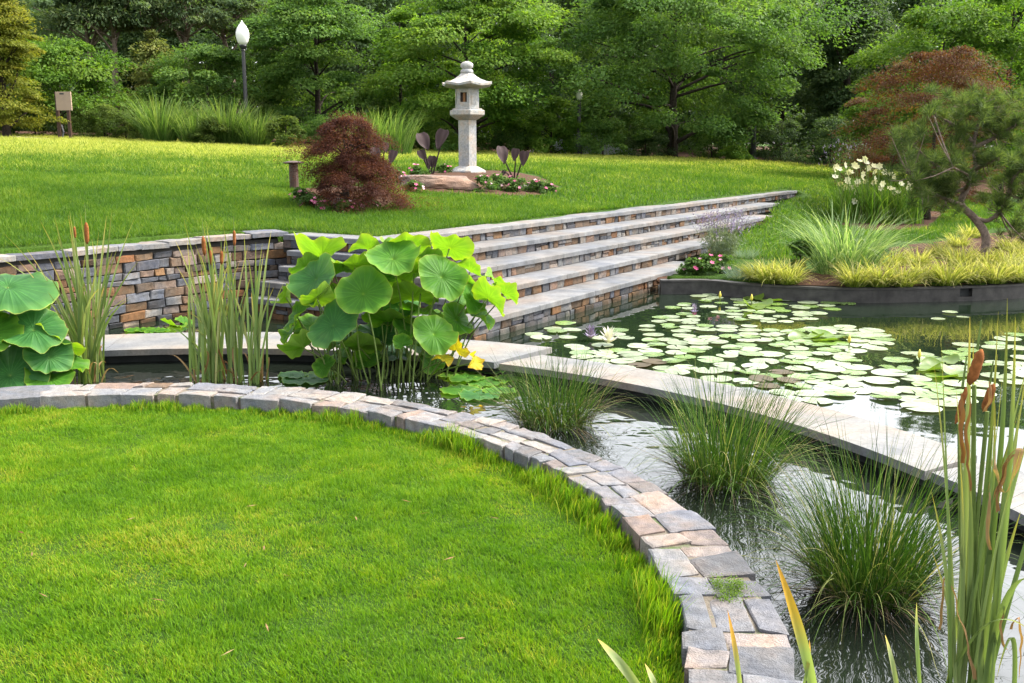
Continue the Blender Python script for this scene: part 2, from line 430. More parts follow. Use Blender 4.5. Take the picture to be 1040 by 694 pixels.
def spline(P, n):
    P = np.asarray(P, float); Q = np.vstack([2 * P[0] - P[1], P, 2 * P[-1] - P[-2]])
    out = []
    for i in range(len(P) - 1):
        a, b, c, d = Q[i], Q[i + 1], Q[i + 2], Q[i + 3]
        for t in np.arange(n) / n:
            out.append(.5 * ((2 * b) + (c - a) * t + (2 * a - 5 * b + 4 * c - d) * t * t + (3 * b - a - 3 * c + d) * t ** 3))
    out.append(P[-1]); return np.array(out)
def resample(P, step):
    s = np.r_[0, np.cumsum(np.linalg.norm(np.diff(P, axis=0), axis=1))]
    q = np.linspace(0, s[-1], max(2, int(s[-1] / step)))
    return np.stack([np.interp(q, s, P[:, k]) for k in range(P.shape[1])], 1), q
def normals2(P):     # to the right of the direction of travel
    T = np.gradient(P, axis=0); T /= np.linalg.norm(T, axis=1)[:, None]
    return np.stack([T[:, 1], -T[:, 0]], 1)
WS = spline(WALL, 10); WN = normals2(WS)
ES = spline(EDGE, 10); EN = normals2(ES)
basin = list(WS - WN * .17) + [C0 + E_ * 1.2 - N2 * .2, C0 - N1 * .2 - N2 * .2, C0 + D_ * 14.75 - N1 * .2, C0 + D_ * 14.8 + N1 * .05]
for k, t in ((1, 12.1), (2, 10.7), (3, 7.7), (4, 5.35)):
    basin += [C0 + (N1 * .4 + N2 * .18) * k + D_ * t]
basin += list(ES - np.array([0, 0]) + EN * -.06) + [np.array([16, 8.0]), np.array([14, -7.0]), np.array([-9, -7.0])]
basin = np.array(basin)
def inpoly(x, y, P):
    x = np.asarray(x, float); y = np.asarray(y, float); r = np.zeros(np.broadcast(x, y).shape, bool)
    j = len(P) - 1
    for i in range(len(P)):
        xi, yi, xj, yj = P[i, 0], P[i, 1], P[j, 0], P[j, 1]
        with np.errstate(divide='ignore', invalid='ignore'):
            c = ((yi > y) != (yj > y)) & (x < (xj - xi) * (y - yi) / (yj - yi + 1e-12) + xi)
        r ^= c; j = i
    return r
def dist_poly(x, y, P):
    d = np.full(np.broadcast(x, y).shape, 1e9)
    for i in range(len(P) - 1):
        a, b = P[i], P[i + 1]; v = b - a; L = v @ v
        t = np.clip(((x - a[0]) * v[0] + (y - a[1]) * v[1]) / L, 0, 1)
        d = np.minimum(d, np.hypot(x - a[0] - t * v[0], y - a[1] - t * v[1]))
    return d
def upper_h(x, y):
    q = (x - C0[0]) * N1[0] + (y - C0[1]) * N1[1]
    sw = dist_poly(x, y, WALL) + np.where((x < -2.5) & (y < 11), 0, 0)
    s1 = -q
    s = -np.log(np.exp(-np.clip(s1, -30, 60) / 1.5) + np.exp(-(sw + 1.0) / 1.5)) * 1.5
    f = np.interp(s, [0, 1, 4.75, 8, 12, 25, 40, 70], [.785, .86, 1.22, 1.37, 1.5, 2.1, 2.55, 2.9])
    low = np.interp(q, [-.6, 0, 1.6, 2.2, 6], [.80, .77, .21, .18, .2])
    return np.where(q < 0, np.maximum(f, .785), low)
def ground(x, y):
    x = np.asarray(x, float); y = np.asarray(y, float)
    z = upper_h(x, y)
    z = np.where(inpoly(x, y, basin), -.55, z)
    z = np.where(np.hypot(x - LC[0], y - LC[1]) < .5 * (R_IN + R_OUT), .10, z)
    return z

# ground sheet
def axis(lo, hi, step, far0, far1):
    a = np.arange(lo, hi + 1e-6, step)
    l = lo - np.geomspace(step * 2, lo - far0, 26)[::-1]; h = hi + np.geomspace(step * 2, far1 - hi, 26)
    return np.r_[l, a, h]
xs = axis(-9, 14, .1, -400, 400); ys = axis(-4, 26, .1, -300, 500)
X, Y = np.meshgrid(xs, ys); Z = ground(X, Y)
Z = Z + np.where((X**2 + Y**2 > 0), .012 * np.sin(X * 2.1 + 1.3 * np.sin(Y * 1.7)) * np.cos(Y * 1.9 + .7), 0) * (Z > .11)
nx, ny = len(xs), len(ys); ii = np.arange(nx * ny).reshape(ny, nx)
Fq = np.stack([ii[:-1, :-1], ii[:-1, 1:], ii[1:, 1:], ii[1:, :-1]], -1).reshape(-1, 4)
o = link('ground', mesh('ground', np.stack([X, Y, Z], -1), Fq, M['lawn'], smooth=True)); o['kind'] = 'structure'
# water
o = link('water', mesh('water', [(-10, -7, 0), (15.5, -7, 0), (15.5, 27, 0), (-10, 27, 0)], [(0, 1, 2, 3)], M['water'])); o['kind'] = 'structure'
MV = [(LC[0] + (.05 if 0 else 0) + r_ * math.cos(a_), LC[1] + r_ * math.sin(a_), .003) for r_ in (2.9, 4.95) for a_ in np.linspace(0, 2 * math.pi, 97)[:-1]]
o = link('moat_water', mesh('moat_water', MV, [(i, (i + 1) % 96, 96 + (i + 1) % 96, 96 + i)[::-1] for i in range(96)], M['moat'])); o['kind'] = 'structure'

# ---------------------------------------------------------------- stones
BLUE = [(.17, .18, .205), (.23, .24, .275), (.13, .135, .155), (.29, .295, .32), (.20, .205, .245)]
WARM = [(.35, .255, .21), (.40, .32, .275), (.33, .225, .17), (.41, .35, .31)]
PALE = [(.40, .375, .35), (.44, .42, .395), (.35, .34, .33)]
RUST = [(.29, .14, .06), (.23, .15, .09), (.33, .18, .08), (.22, .16, .115)]
def pick(ws):
    p = random.choices([BLUE, WARM, PALE, RUST], ws)[0]
    c = np.array(random.choice(p)); return c * random.uniform(.85, 1.12)
def stone(mb, A, B, Cc, D, nrm, thick, c, n=5, rough=.006, bev=.006, lift=0.0):
    A, B, Cc, D, nrm = [np.asarray(v, float) for v in (A, B, Cc, D, nrm)]
    seed = Vector((random.uniform(-50, 50), random.uniform(-50, 50), random.uniform(-50, 50)))
    tilt = np.array([random.uniform(-1, 1), random.uniform(-1, 1)]) * rough * .9
    V = np.zeros((n + 1, n + 1, 3))
    for i in range(n + 1):
        for j in range(n + 1):
            # inset of the last ring makes the worn arris
            u = i / n; v = j / n
            if 0 < i < n: u = .06 + .88 * (i - 1) / max(1, n - 2)
            if 0 < j < n: v = .06 + .88 * (j - 1) / max(1, n - 2)
            p = (A * (1 - u) + B * u) * (1 - v) + (D * (1 - u) + Cc * u) * v
            h = mnoise.noise(Vector(p) * 9 + seed) * rough * 1.4 + mnoise.noise(Vector(p) * 26 + seed) * rough * .7
            h += tilt[0] * (u - .5) * 2 + tilt[1] * (v - .5) * 2 + lift
            if i in (0, n) or j in (0, n):
                wv = mnoise.noise_vector(Vector(p) * 14 + seed)
                p = p + np.array(wv) * rough * .9
                h -= bev
            V[i, j] = p + nrm * h
    idx = np.arange((n + 1) ** 2).reshape(n + 1, n + 1)
    Fc = [(idx[i, j], idx[i + 1, j], idx[i + 1, j + 1], idx[i, j + 1]) for i in range(n) for j in range(n)]
    ring = [(i, 0) for i in range(n)] + [(n, j) for j in range(n)] + [(i, n) for i in range(n, 0, -1)] + [(0, j) for j in range(n, 0, -1)]
    m0 = (n + 1) ** 2
    sk = [V[i, j] - nrm * thick for i, j in ring]
    for k in range(len(ring)):
        k2 = (k + 1) % len(ring)
        Fc.append((idx[ring[k]], m0 + k, m0 + k2, idx[ring[k2]]))
    mb.add(np.vstack([V.reshape(-1, 3), sk]), Fc, c)

# ---- round stone curb
root = thing('stone_curb', 'low round curb of pale blue and pink flat stones edging the near lawn', 'stone curb', (LC[0], LC[1], .1))
mb = MB(); a = -180.0
def pol(r, adeg): return np.array([LC[0] + r * math.cos(math.radians(adeg)), LC[1] + r * math.sin(math.radians(adeg))])
up = np.array([0, 0, 1.0])
bands = []
while a < 180:
    da = random.uniform(2.4, 5.4)
    bands.append((a, min(a + da, 180))); a += da
prevj = {}
for (a0, a1) in bands:
    kind = random.choices([1, 2, 3], [.08, .54, .38])[0]
    cuts = {1: [], 2: [random.choice([.38, .5, .62]) + random.uniform(-.06, .06)], 3: [random.uniform(.26, .36), random.uniform(.62, .72)]}[kind]
    rr = [0] + cuts + [1]
    ri, ro = R_IN + random.uniform(-.012, .008), R_OUT + random.uniform(-.01, .02)
    for k in range(kind):
        r0 = ri + (ro - ri) * rr[k]; r1 = ri + (ro - ri) * rr[k + 1]
        g = .004; ga = math.degrees(g / 3.1)
        sub = [(a0, a1)]
        if kind >= 2 and (a1 - a0) > 4.2 and random.random() < .5:
            mid = a0 + (a1 - a0) * random.uniform(.35, .65); sub = [(a0, mid), (mid, a1)]
        for (b0, b1) in sub:
            j = lambda s=.55: random.uniform(-s, s)
            q = lambda: random.uniform(-.012, .012)
            if mnoise.noise(Vector((a0 * .05, k, 3))) > .33: c = pick([.25, .5, .15, .1]) * .85 + np.array([.30, .265, .25]) * .15
            else: c = pick([.62, .10, .28, 0]) * .6 + np.array([.27, .265, .27]) * .45
            z = .193 + random.uniform(-.004, .004)
            P = [pol(r0 + g + q(), b0 + ga + j(.35)), pol(r0 + g + q(), b1 - ga + j(.35)), pol(r1 - g + q(), b1 - ga + j(.6)), pol(r1 - g + q(), b0 + ga + j(.6))]
            P = [np.append(p, z) for p in P]
            if -20 < b0 < 130: stone(mb, P[0], P[3], P[2], P[1], up, random.uniform(.07, .12), c, 7, .0042, .003)
            else: stone(mb, P[0], P[3], P[2], P[1], up, .1, c, 3, .006, .006)
mb.part('curb_stones', M['stone'], root)
mb = MB(); k = 144
V = []; Fc = []
for i in range(k):
    a = 360 * i / k
    for r, z in ((R_IN + .03, -.5), (R_IN + .015, .184), (R_OUT - .02, .184), (R_OUT - .03, -.5)): V.append((*pol(r, a), z))
for i in range(k):
    for j in range(3):
        b = (i + 1) % k; Fc.append((i * 4 + j, b * 4 + j, b * 4 + j + 1, i * 4 + j + 1))
mb.add(V, Fc); mb.part('mortar', M['mossy_mortar'], root)

# ---- retaining wall on the left
root = thing('retaining_wall', 'curved dry stone retaining wall of blue and rusty orange stones holding up the upper lawn', 'stone wall', (-4.5, 8.75, 0))
WP, WQ = resample(WS, .02)
WNN = normals2(WP)
def wp(s, off=0):
    p = np.array([np.interp(s, WQ, WP[:, 0]), np.interp(s, WQ, WP[:, 1])]); n = np.array([np.interp(s, WQ, WNN[:, 0]), np.interp(s, WQ, WNN[:, 1])])
    return p + n / np.linalg.norm(n) * off, n / np.linalg.norm(n)
mb = MB(); z = -.28; smax = WQ[-1]; s_vis = 5.0
while z < .70:
    h = random.choice([.055, .07, .085, .1, .12]); 
    if z + h > .70: h = .745 - z
    s = s_vis * random.uniform(.95, 1)
    while s < smax:
        L = random.uniform(.10, .32) * (1 if h > .07 else .85)
        s1 = min(s + L, smax); off = random.uniform(-.008, .014)
        parts_ = [(z, z + h)]
        if h > .1 and random.random() < .35: parts_ = [(z, z + h * .5), (z + h * .5, z + h)]
        for (z0, z1) in parts_:
            A, n = wp(s + .004, off); B, n2 = wp(s1 - .004, off)
            jz = lambda: random.uniform(-.008, .008)
            stone(mb, (*A, z0 + .004 + jz()), (*B, z0 + .004 + jz()), (*B, z1 - .004 + jz()), (*A, z1 - .004 + jz()), (*n, 0), .09, pick([.40, .16, .07, .37]) * random.uniform(.6, 1.0), 4, .008, .009)
        s = s1
    z += h
mb.part('wall_stones', M['stone'], root)
mb = MB(); V = []; Fc = []
qs = np.arange(0, smax, .15)
for s in qs:
    for off, z in ((-.03, -.6), (-.03, .745), (-.3, .745), (-.3, -.6)):
        p, n = wp(s, off); V.append((*p, z))
for i in range(len(qs) - 1):
    for j in range(3): Fc.append((i * 4 + j, (i + 1) * 4 + j, (i + 1) * 4 + j + 1, i * 4 + j + 1))
mb.add(V, Fc); mb.part('core', M['wall_core'], root)
mb = MB(); s = s_vis - .5
while s < smax:
    s1 = min(s + random.uniform(.25, .55), smax)
    top = .795 + .05 * np.clip((s - smax + 1.5) / 1.5, 0, 1) + random.uniform(-.006, .006)
    A, n = wp(s + .004, .03 + random.uniform(-.012, .012)); B, n2 = wp(s1 - .004, .03 + random.uniform(-.012, .012))
    Ab, _ = wp(s + .004, -.33); Bb, _ = wp(s1 - .004, -.33)
    stone(mb, (*A, top), (*B, top), (*Bb, top), (*Ab, top), up, .045, pick([.45, .15, .40, 0]) * .85, 5, .005, .005)
    s = s1
mb.part('wall_coping', M['stone'], root)

# ---- stone steps (right flight and left flight round one corner)
root = thing('stone_steps', 'five broad bluestone steps with stone risers turning a corner down to the pond', 'steps', (*C0, .2))
LEN_R = [14.87, 12.4, 11.0, 8.0, 5.6]
for k in range(5):
    Ck = C0 + (N1 * .40 + N2 * .18) * k
    z1 = .80 - .15 * k; th = .056
    lr, ll = LEN_R[k], (1.42, 1.6, 1.95, 2.45, 2.85)[k]
    dr, dl = (.36, .36) if k == 0 else (.46, .24)
    mb = MB()
    def slab_run(dirv, nrm, L, depth, back0):
        t = 0.0; first = True
        while t < L - .05:
            t1 = min(t + random.uniform(1.05, 1.5), L)
            if L - t1 < .3: t1 = L
            fr0 = Ck + dirv * (t + (0 if first else .003)); fr1 = Ck + dirv * (t1 - .003)
            bk0 = Ck + dirv * (back0 if first else t + .003) - nrm * depth; bk1 = Ck + dirv * (t1 - .003) - nrm * depth
            g = random.uniform(.9, 1.1); c = np.array([.225, .226, .232]) * g
            z = z1 + random.uniform(-.002, .002)
            V = [(*fr0, z - th), (*fr1, z - th), (*bk1, z - th), (*bk0, z - th), (*(fr0 - nrm * .006), z), (*(fr1 - nrm * .006), z), (*bk1, z), (*bk0, z),
                 (*fr0, z - .008), (*fr1, z - .008)]
            mb.add(V, [(0, 3, 2, 1), (4, 5, 6, 7), (0, 1, 9, 8), (8, 9, 5, 4), (1, 2, 6, 5, 9), (0, 8, 4, 7, 3), (2, 3, 7, 6)], c)
            t = t1; first = False
    slab_run(D_, N1, lr, dr, dl); slab_run(E_, N2, ll, dl, dr)
    mb.part('tread', M['coping'], root)
    # riser under it
    mb = MB(); zb = z1 - .15 - .002 if k < 4 else -.3; zt = z1 - th
    Rk = Ck - (N1 + N2) * .022
    courses = [(zb, zt)] if k < 4 else [(-.3, -.12), (-.12, -.02), (-.02, .055), (.055, .15)]
    for (c0, c1) in courses:
        for dirv, nrm, L in ((D_, N1, lr), (E_, N2, ll)):
            t = 0.0
            while t < L:
                l = random.uniform(.08, .24); t1 = min(t + l, L)
                hh = [(c0, c1)]
                if c1 - c0 > .09 and random.random() < .3: m_ = c0 + (c1 - c0) * random.uniform(.4, .6); hh = [(c0, m_), (m_, c1)]
                for (a0, a1) in hh:
                    A = Rk + dirv * (t + .003); B = Rk + dirv * (t1 - .003)
                    if dirv is E_: A, B = B, A
                    stone(mb, (*A, a0 + .003), (*B, a0 + .003), (*B, a1 - .003), (*A, a1 - .003), (*nrm, 0), .06, pick([.36, .14, .2, .30]) * .62, 3, .006, .006, random.uniform(-.010, .008))
                t = t1
    rk = mb.part('riser', M['stone'], root)
    mb = MB(); Q = Rk - (N1 + N2) * .03
    for dirv in (D_, E_):
        L = lr if dirv is D_ else ll
        A, B = Q, Q + dirv * L
        mb.add([(*A, zb - .05), (*B, zb - .05), (*B, zt), (*A, zt)], [(0, 1, 2, 3)])
    mb.part('mortar', M['wall_core'], rk)

# ---- pool coping slabs (ring between moat and lily pond)
RC = np.array([-2.35, 3.25])
def ring_seg(mb, r0, r1, a0, a1, b0, b1, z0, z1, c):   # a: angles at the inner edge, b: at the outer edge
    n = max(2, int(abs(a1 - a0) / 2) + 1); V = []; Fc = []
    for i in range(n + 1):
        t = i / n
        aa = math.radians(a0 + (a1 - a0) * t); bb = math.radians(b0 + (b1 - b0) * t)
        for r, q in ((r0, aa), (r1, bb)):
            for z in (z0, z1): V.append((RC[0] + r * math.cos(q), RC[1] + r * math.sin(q), z))
    for i in range(n):
        o = i * 4; p = o + 4
        Fc += [(o, o + 1, p + 1, p), (o + 1, o + 3, p + 3, p + 1), (o + 3, o + 2, p + 2, p + 3), (o + 2, o, p, p + 2)]
    Fc += [(0, 2, 3, 1), (n * 4, n * 4 + 1, n * 4 + 3, n * 4 + 2)]
    mb.add(V, Fc, c)
def ang(px, py, z=.12):
    p = at(px, py, z)[:2] - RC; return math.degrees(math.atan2(p[1], p[0]))
a_s2i, a_s2o = ang(930, 482), ang(1003, 464)
specs = [('straight pale coping slab crossing the moat behind the cattails and lotus', 4.72, 5.46, 62.0, 128.0, 60.6, 128, 13),
         ('pale curved coping slab between the rush clumps and the lily pads', 4.70, 5.15, a_s2i + .12, 61.4, a_s2o + .2, 59.9, 9),
         ('pale coping slab at the right edge behind the tall cattails', 4.72, 5.16, -60, a_s2i - .1, -60, a_s2o - .7, 10)]
for lab, r0, r1, a0, a1, b0, b1, stp in specs:
    root = thing('coping_slab', lab, 'coping slab', (*(RC + 5 * np.array([math.cos(math.radians((a0 + a1) / 2)), math.sin(math.radians((a0 + a1) / 2))])), 0), 'coping slabs round the moat')
    mb = MB(); n = max(1, int((a1 - a0) / stp))
    for i in range(n):
        t0, t1 = i / n, (i + 1) / n; e = .035
        ring_seg(mb, r0, r1, a0 + (a1 - a0) * t0 + e, a0 + (a1 - a0) * t1 - e, b0 + (b1 - b0) * t0 + e, b0 + (b1 - b0) * t1 - e, .076, .125, np.array([.28, .275, .265]) * random.uniform(.95, 1.05))
    mb.part('slab', M['slab'], root)
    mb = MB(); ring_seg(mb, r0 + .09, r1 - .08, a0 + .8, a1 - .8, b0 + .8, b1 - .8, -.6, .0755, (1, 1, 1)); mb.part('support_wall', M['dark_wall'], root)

# ---- dark pond edging with its outlet
root = thing('pond_edging', 'dark curved timber edging with a small square outlet along the planted far bank', 'pond edging', (*ES[20], 0))
EP, EQ = resample(ES, .08); ENN = normals2(EP)
px978 = at(978, 296, .1)[:2]; i0 = int(np.argmin(np.linalg.norm(EP - px978, axis=1)))
mb = MB()
def edge_run(i0_, i1_, z0, z1, t0=0.0, t1=-.09):
    V = []; Fc = []
    for i in range(i0_, i1_ + 1):
        for off, z in ((t0, z0), (t0, z1), (t1, z1), (t1, z0)): V.append((*(EP[i] + ENN[i] * off), z))
    n = i1_ - i0_
    for i in range(n):
        for j in range(4): Fc.append((i * 4 + j, (i + 1) * 4 + j, (i + 1) * 4 + (j + 1) % 4, i * 4 + (j + 1) % 4))
    Fc += [(0, 1, 2, 3), (n * 4 + 3, n * 4 + 2, n * 4 + 1, n * 4)]
    mb.add(V, Fc)
edge_run(0, i0 - 1, -.4, .148); edge_run(i0 + 1, len(EP) - 1, -.4, .148); edge_run(i0 - 1, i0 + 1, -.4, .05, -.001, -.089)
edge_run(0, len(EP) - 1, .15, .172, .015, -.12)
mb.part('board', M['edging'], root)
mb = MB(); edge_run(i0 - 1, i0 + 1, .052, .147, -.05, -.088); mb.part('outlet', M['dark_wall'], root)

# ---------------------------------------------------------------- planting beds (mulch), path, forest floor
def patch(name, poly, mat, dz=.012, step=.12, wob=.1):
    poly = np.asarray(poly, float)
    P = spline(np.vstack([poly, poly[:1]]), 6)[:-1]
    c = P.mean(0); V = []; Fc = []; K = 6; n = len(P)
    for k in range(K + 1):
        for i in range(n):
            t = k / K; q = c + (P[i] - c) * t * (1 + wob * (t == 1) * math.sin(i * 1.7) * .5)
            V.append((q[0], q[1], float(ground(q[0], q[1])) + dz + .035 * (1 - t ** 2) * (mat is M['mulch']) + (.012 * math.sin(i * 2.3 + k * 1.1) if 0 < k < K else 0) - (.03 if k == K else 0)))
    for k in range(K):
        for i in range(n): Fc.append((k * n + i, (k + 1) * n + i, (k + 1) * n + (i + 1) % n, k * n + (i + 1) % n))
    o = link(name, mesh(name, V, Fc, mat, smooth=True)); o['kind'] = 'structure'; return o
bed_polys = []
def bedpx(name, pts, mat='mulch', **k):
    P = np.array([ag(*p)[:2] for p in pts]); bed_polys.append(P); return patch(name, P, M[mat], **k)
bedpx('maple_bed', [(292, 197), (318, 190), (385, 190), (405, 205), (385, 214), (345, 219), (308, 210)])
bedpx('lantern_bed', [(402, 190), (430, 175), (480, 172), (545, 178), (572, 192), (550, 200), (490, 199), (440, 196)])
# right bank bed follows the edging
V = []; Fc = []; n = len(EP); J = 9
backd = np.interp(np.linspace(0, EQ[-1], n), [0, .6, 1.6, 3, 4.3, 6.5, 12], [.25, .7, 1.3, 1.5, 2.6, 4.2, 4.5])
for i in range(n):
    for j in range(J):
        q = EP[i] - ENN[i] * (.06 + backd[i] * j / (J - 1))
        V.append((*q, (max(float(upper_h(q[0], q[1])), .17) if EQ[i] > 1.3 else .125) - .005 + .025 * min(1, j / 2) + .03 * math.sin(j * 1.9 + i * .5) * (0 < j < J - 1) - (.06 if j == J - 1 else 0)))
for i in range(n - 1):
    for j in range(J - 1): Fc.append((i * J + j, i * J + j + 1, (i + 1) * J + j + 1, (i + 1) * J + j))
o = link('planting_bed', mesh('planting_bed', V, Fc, M['mulch'], smooth=True)); o['kind'] = 'structure'
bank_poly = np.vstack([EP, (EP - ENN * (.06 + backd)[:, None])[::-1]]); bed_polys.append(bank_poly)
bedpx('lily_bed', [(848, 228), (900, 236), (945, 232), (960, 215), (900, 205), (855, 212)])
PATH = np.array([ay(px, 140, Yd)[:2] for px, Yd in ((-260, 31.2), (-60, 31.8), (10, 32.2), (58, 32.6), (60, 33.2), (0, 34.3), (-260, 35))])
o = patch('path', PATH, M['path'], .05); bed_polys.append(PATH)
o = patch('forest_floor', np.array([(-45, 41), (-20, 39.5), (0, 38.5), (6, 36.5), (12, 36), (22, 34), (45, 38), (60, 80), (0, 95), (-60, 80)]), M['mulch'], .03)

# ---------------------------------------------------------------- stone lantern
lp = ag(475, 176.5, 15); lx, ly, lz = lp
root = thing('stone_lantern', 'tall pale granite lantern with hexagonal post and flared roof on the upper lawn', 'stone lantern', lp)
sc_ = 109.0 * ly / F * .985 / 2.2
def hexprof(name, prof, k=6, rot=math.radians(-78)):
    mb = MB(); mb.lathe([(r * sc_, lz + z * sc_) for r, z in prof], k, lx, ly, rot, (.58, .565, .53)); return mb.part(name, M['lantern'], root)
hexprof('base', [(.40, -.08), (.40, .045), (.385, .065), (.25, .135), (.2, .15)])
hexprof('post', [(.195, .14), (.195, 1.09)])
hexprof('platform', [(.20, 1.07), (.24, 1.085), (.345, 1.15), (.375, 1.175), (.375, 1.255), (.355, 1.27), (.32, 1.275), (.32, 1.30), (.25, 1.305)])
# fire box with openings on alternate faces
mb = MB(); r = .255; z0, z1 = 1.30, 1.70; rot = math.radians(-78)
for i in range(6):
    a0, a1 = rot + i * math.pi / 3, rot + (i + 1) * math.pi / 3
    P0 = np.array([math.cos(a0), math.sin(a0)]) * r; P1 = np.array([math.cos(a1), math.sin(a1)]) * r
    nn = (P0 + P1); nn /= np.linalg.norm(nn)
    def pt(u, z, d=0): q = P0 * (1 - u) + P1 * u - nn * d; return (lx + q[0] * sc_, ly + q[1] * sc_, lz + z * sc_)
    if i % 2 == 1:
        us, zs = (.22, .80), (1.42, 1.61)
        V = [pt(0, z0), pt(1, z0), pt(1, z1), pt(0, z1), pt(us[0], zs[0]), pt(us[1], zs[0]), pt(us[1], zs[1]), pt(us[0], zs[1])]
        V += [pt(us[0], zs[0], .05), pt(us[1], zs[0], .05), pt(us[1], zs[1], .05), pt(us[0], zs[1], .05)]
        mb.add(V, [(0, 1, 5, 4), (1, 2, 6, 5), (2, 3, 7, 6), (3, 0, 4, 7), (4, 5, 9, 8), (5, 6, 10, 9), (6, 7, 11, 10), (7, 4, 8, 11)], (.58, .565, .53))
        wq = [pt(us[0], zs[0], .05), pt(us[1], zs[0], .05), pt(us[1], zs[1], .05), pt(us[0], zs[1], .05)]
        part('window_opening', wq, [(0, 1, 2, 3)], M['bark'], root)
        m2 = MB(); A = np.array(pt(.42, 1.42, .042)); B = np.array(pt(.62, 1.61, .042)); 
        part('shutter', [A, pt(.62, 1.42, .042), B, pt(.42, 1.61, .042)], [(0, 1, 2, 3)], M['rock'], root, np.tile([.4, .2, .09], (4, 1)))
    else:
        V = [pt(0, z0), pt(1, z0), pt(1, z1), pt(0, z1)]
        mb.add(V, [(0, 1, 2, 3)], (.58, .565, .53))
        us, zs = (.22, .78), (1.38, 1.62)
        mb.add([pt(us[0], zs[0], -.008), pt(us[1], zs[0], -.008), pt(us[1], zs[1], -.008), pt(us[0], zs[1], -.008)], [(0, 1, 2, 3)], (.56, .54, .50))
mb.part('fire_box', M['lantern'], root)
mb = MB(); prof = [(.25, 1.685, 0), (.46, 1.715, .01), (.535, 1.735, .035), (.54, 1.775, .045), (.44, 1.805, .02), (.30, 1.87, .005), (.20, 1.935, 0), (.155, 1.97, 0), (.15, 1.985, 0)]
V = []; Fc = []
for (r, z, lift) in prof:
    for i in range(12):
        a = rot + i * math.pi / 6; c = i % 2 == 0
        rr = r if c else r * math.cos(math.pi / 6) * 1.0
        V.append((lx + sc_ * rr * math.cos(a), ly + sc_ * rr * math.sin(a), lz + sc_ * (z + (lift if c else 0))))
for j in range(len(prof) - 1):
    for i in range(12): Fc.append((j * 12 + i, j * 12 + (i + 1) % 12, (j + 1) * 12 + (i + 1) % 12, (j + 1) * 12 + i))
Fc.append(tuple(range(12))[::-1]); Fc.append(tuple((len(prof) - 1) * 12 + i for i in range(12)))
mb.add(V, Fc, (.63, .61, .57)); mb.part('roof', M['lantern'], root)
mb = MB(); mb.lathe([(x * sc_, lz + z * sc_) for x, z in [(.10, 1.98), (.125, 2.0), (.13, 2.03), (.115, 2.06), (.085, 2.075), (.09, 2.085), (.125, 2.11), (.13, 2.15), (.115, 2.185), (.08, 2.21), (.03, 2.225)]], 16, lx, ly, 0, (.62, .6, .56))
mb.part('finial', M['lantern'], root, True)

# ---------------------------------------------------------------- rocks, path light, sign, lamp posts, car
def boulder(name, lab, c, dims, col, seed, flat=.75):
    import bmesh
    bm = bmesh.new(); bmesh.ops.create_icosphere(bm, subdivisions=4, radius=1)
    V = np.array([v.co[:] for v in bm.verts]); Fc = [tuple(v.index for v in f.verts) for f in bm.faces]; bm.free()
    V = np.sign(V) * np.abs(V) ** .7
    for i, v in enumerate(V):
        n = mnoise.noise(Vector(v) * 1.1 + Vector((seed, 0, 0))) * .34 + mnoise.noise(Vector(v) * 3.5 + Vector((seed, 3, 0))) * .07
        v *= 1 + n
    V[:, 2] = np.minimum(V[:, 2], flat + .06 * np.sin(V[:, 0] * 3 + seed))
    V *= np.array(dims) / 2
    V[:, 2] += dims[2] * .22
    return solo(name, V + c, Fc, M['rock'], lab, 'rock', c, None, np.tile(col, (len(V), 1)))
boulder('boulder', 'broad flat topped pinkish brown boulder at the foot of the stone lantern', ag(443, 191, 14), (1.25, .8, .34), (.30, .21, .165), 3)
boulder('boulder', 'small grey rock half buried among pink flowers below the dwarf maple', ag(337, 209, 12), (.42, .3, .17), (.32, .28, .27), 9)
boulder('boulder', 'low pale stone at the right end of the pink flower bed', ag(538, 194, 14), (.5, .3, .16), (.42, .38, .35), 15)

p = ag(299, 193, 12); s = p[1] / F
root = thing('path_light', 'short brown bollard light with a flat round cap beside the dwarf maple', 'path light', p)
mb = MB(); mb.lathe([(4.6 * s, p[2] - .05), (4.6 * s, p[2] + 25 * s)], 14, p[0], p[1]); mb.part('post', M['brown_metal'], root)
mb = MB(); mb.lathe([(3 * s, p[2] + 25 * s), (10 * s, p[2] + 26 * s), (10.5 * s, p[2] + 27 * s), (3 * s, p[2] + 28.5 * s)], 18, p[0], p[1]); mb.part('cap', M['brown_metal'], root)

p = ay(66, 135.5, 33.3); p[2] = ground(p[0], p[1]); s = p[1] / F
root = thing('notice_board', 'small beige notice board on two dark posts in front of the clipped shrubs', 'sign', p)
mb = MB(); mb.box(p[0] - 6 * s, p[0] + 9 * s, p[1] - .03, p[1] + .03, p[2] + 29 * s, p[2] + 47 * s); bo = mb.part('board', M['panel'], root)
mb = MB(); mb.box(p[0] - 1.8 * s, p[0] + 2.4 * s, p[1] - .036, p[1] - .031, p[2] + 44.2 * s, p[2] + 45.6 * s); mb.part('slot', M['black_metal'], bo)
for dx in (-6.4, 4.2):
    mb = MB(); mb.box(p[0] + dx * s - .045, p[0] + dx * s + .045, p[1] + .032, p[1] + .12, p[2] - .1, p[2] + (47 if dx < 0 else 30) * s); mb.part('post', M['brown_metal'], root)
mb = MB(); mb.tube([(p[0] - 2 * s, p[1] - .1, p[2]), (p[0], p[1] - .1, p[2] + 8 * s), (p[0] - 2 * s, p[1] - .06, p[2] + 15 * s)], .025, 6, (.16, .16, .17)); mb.part('pipe', M['coping'], root)

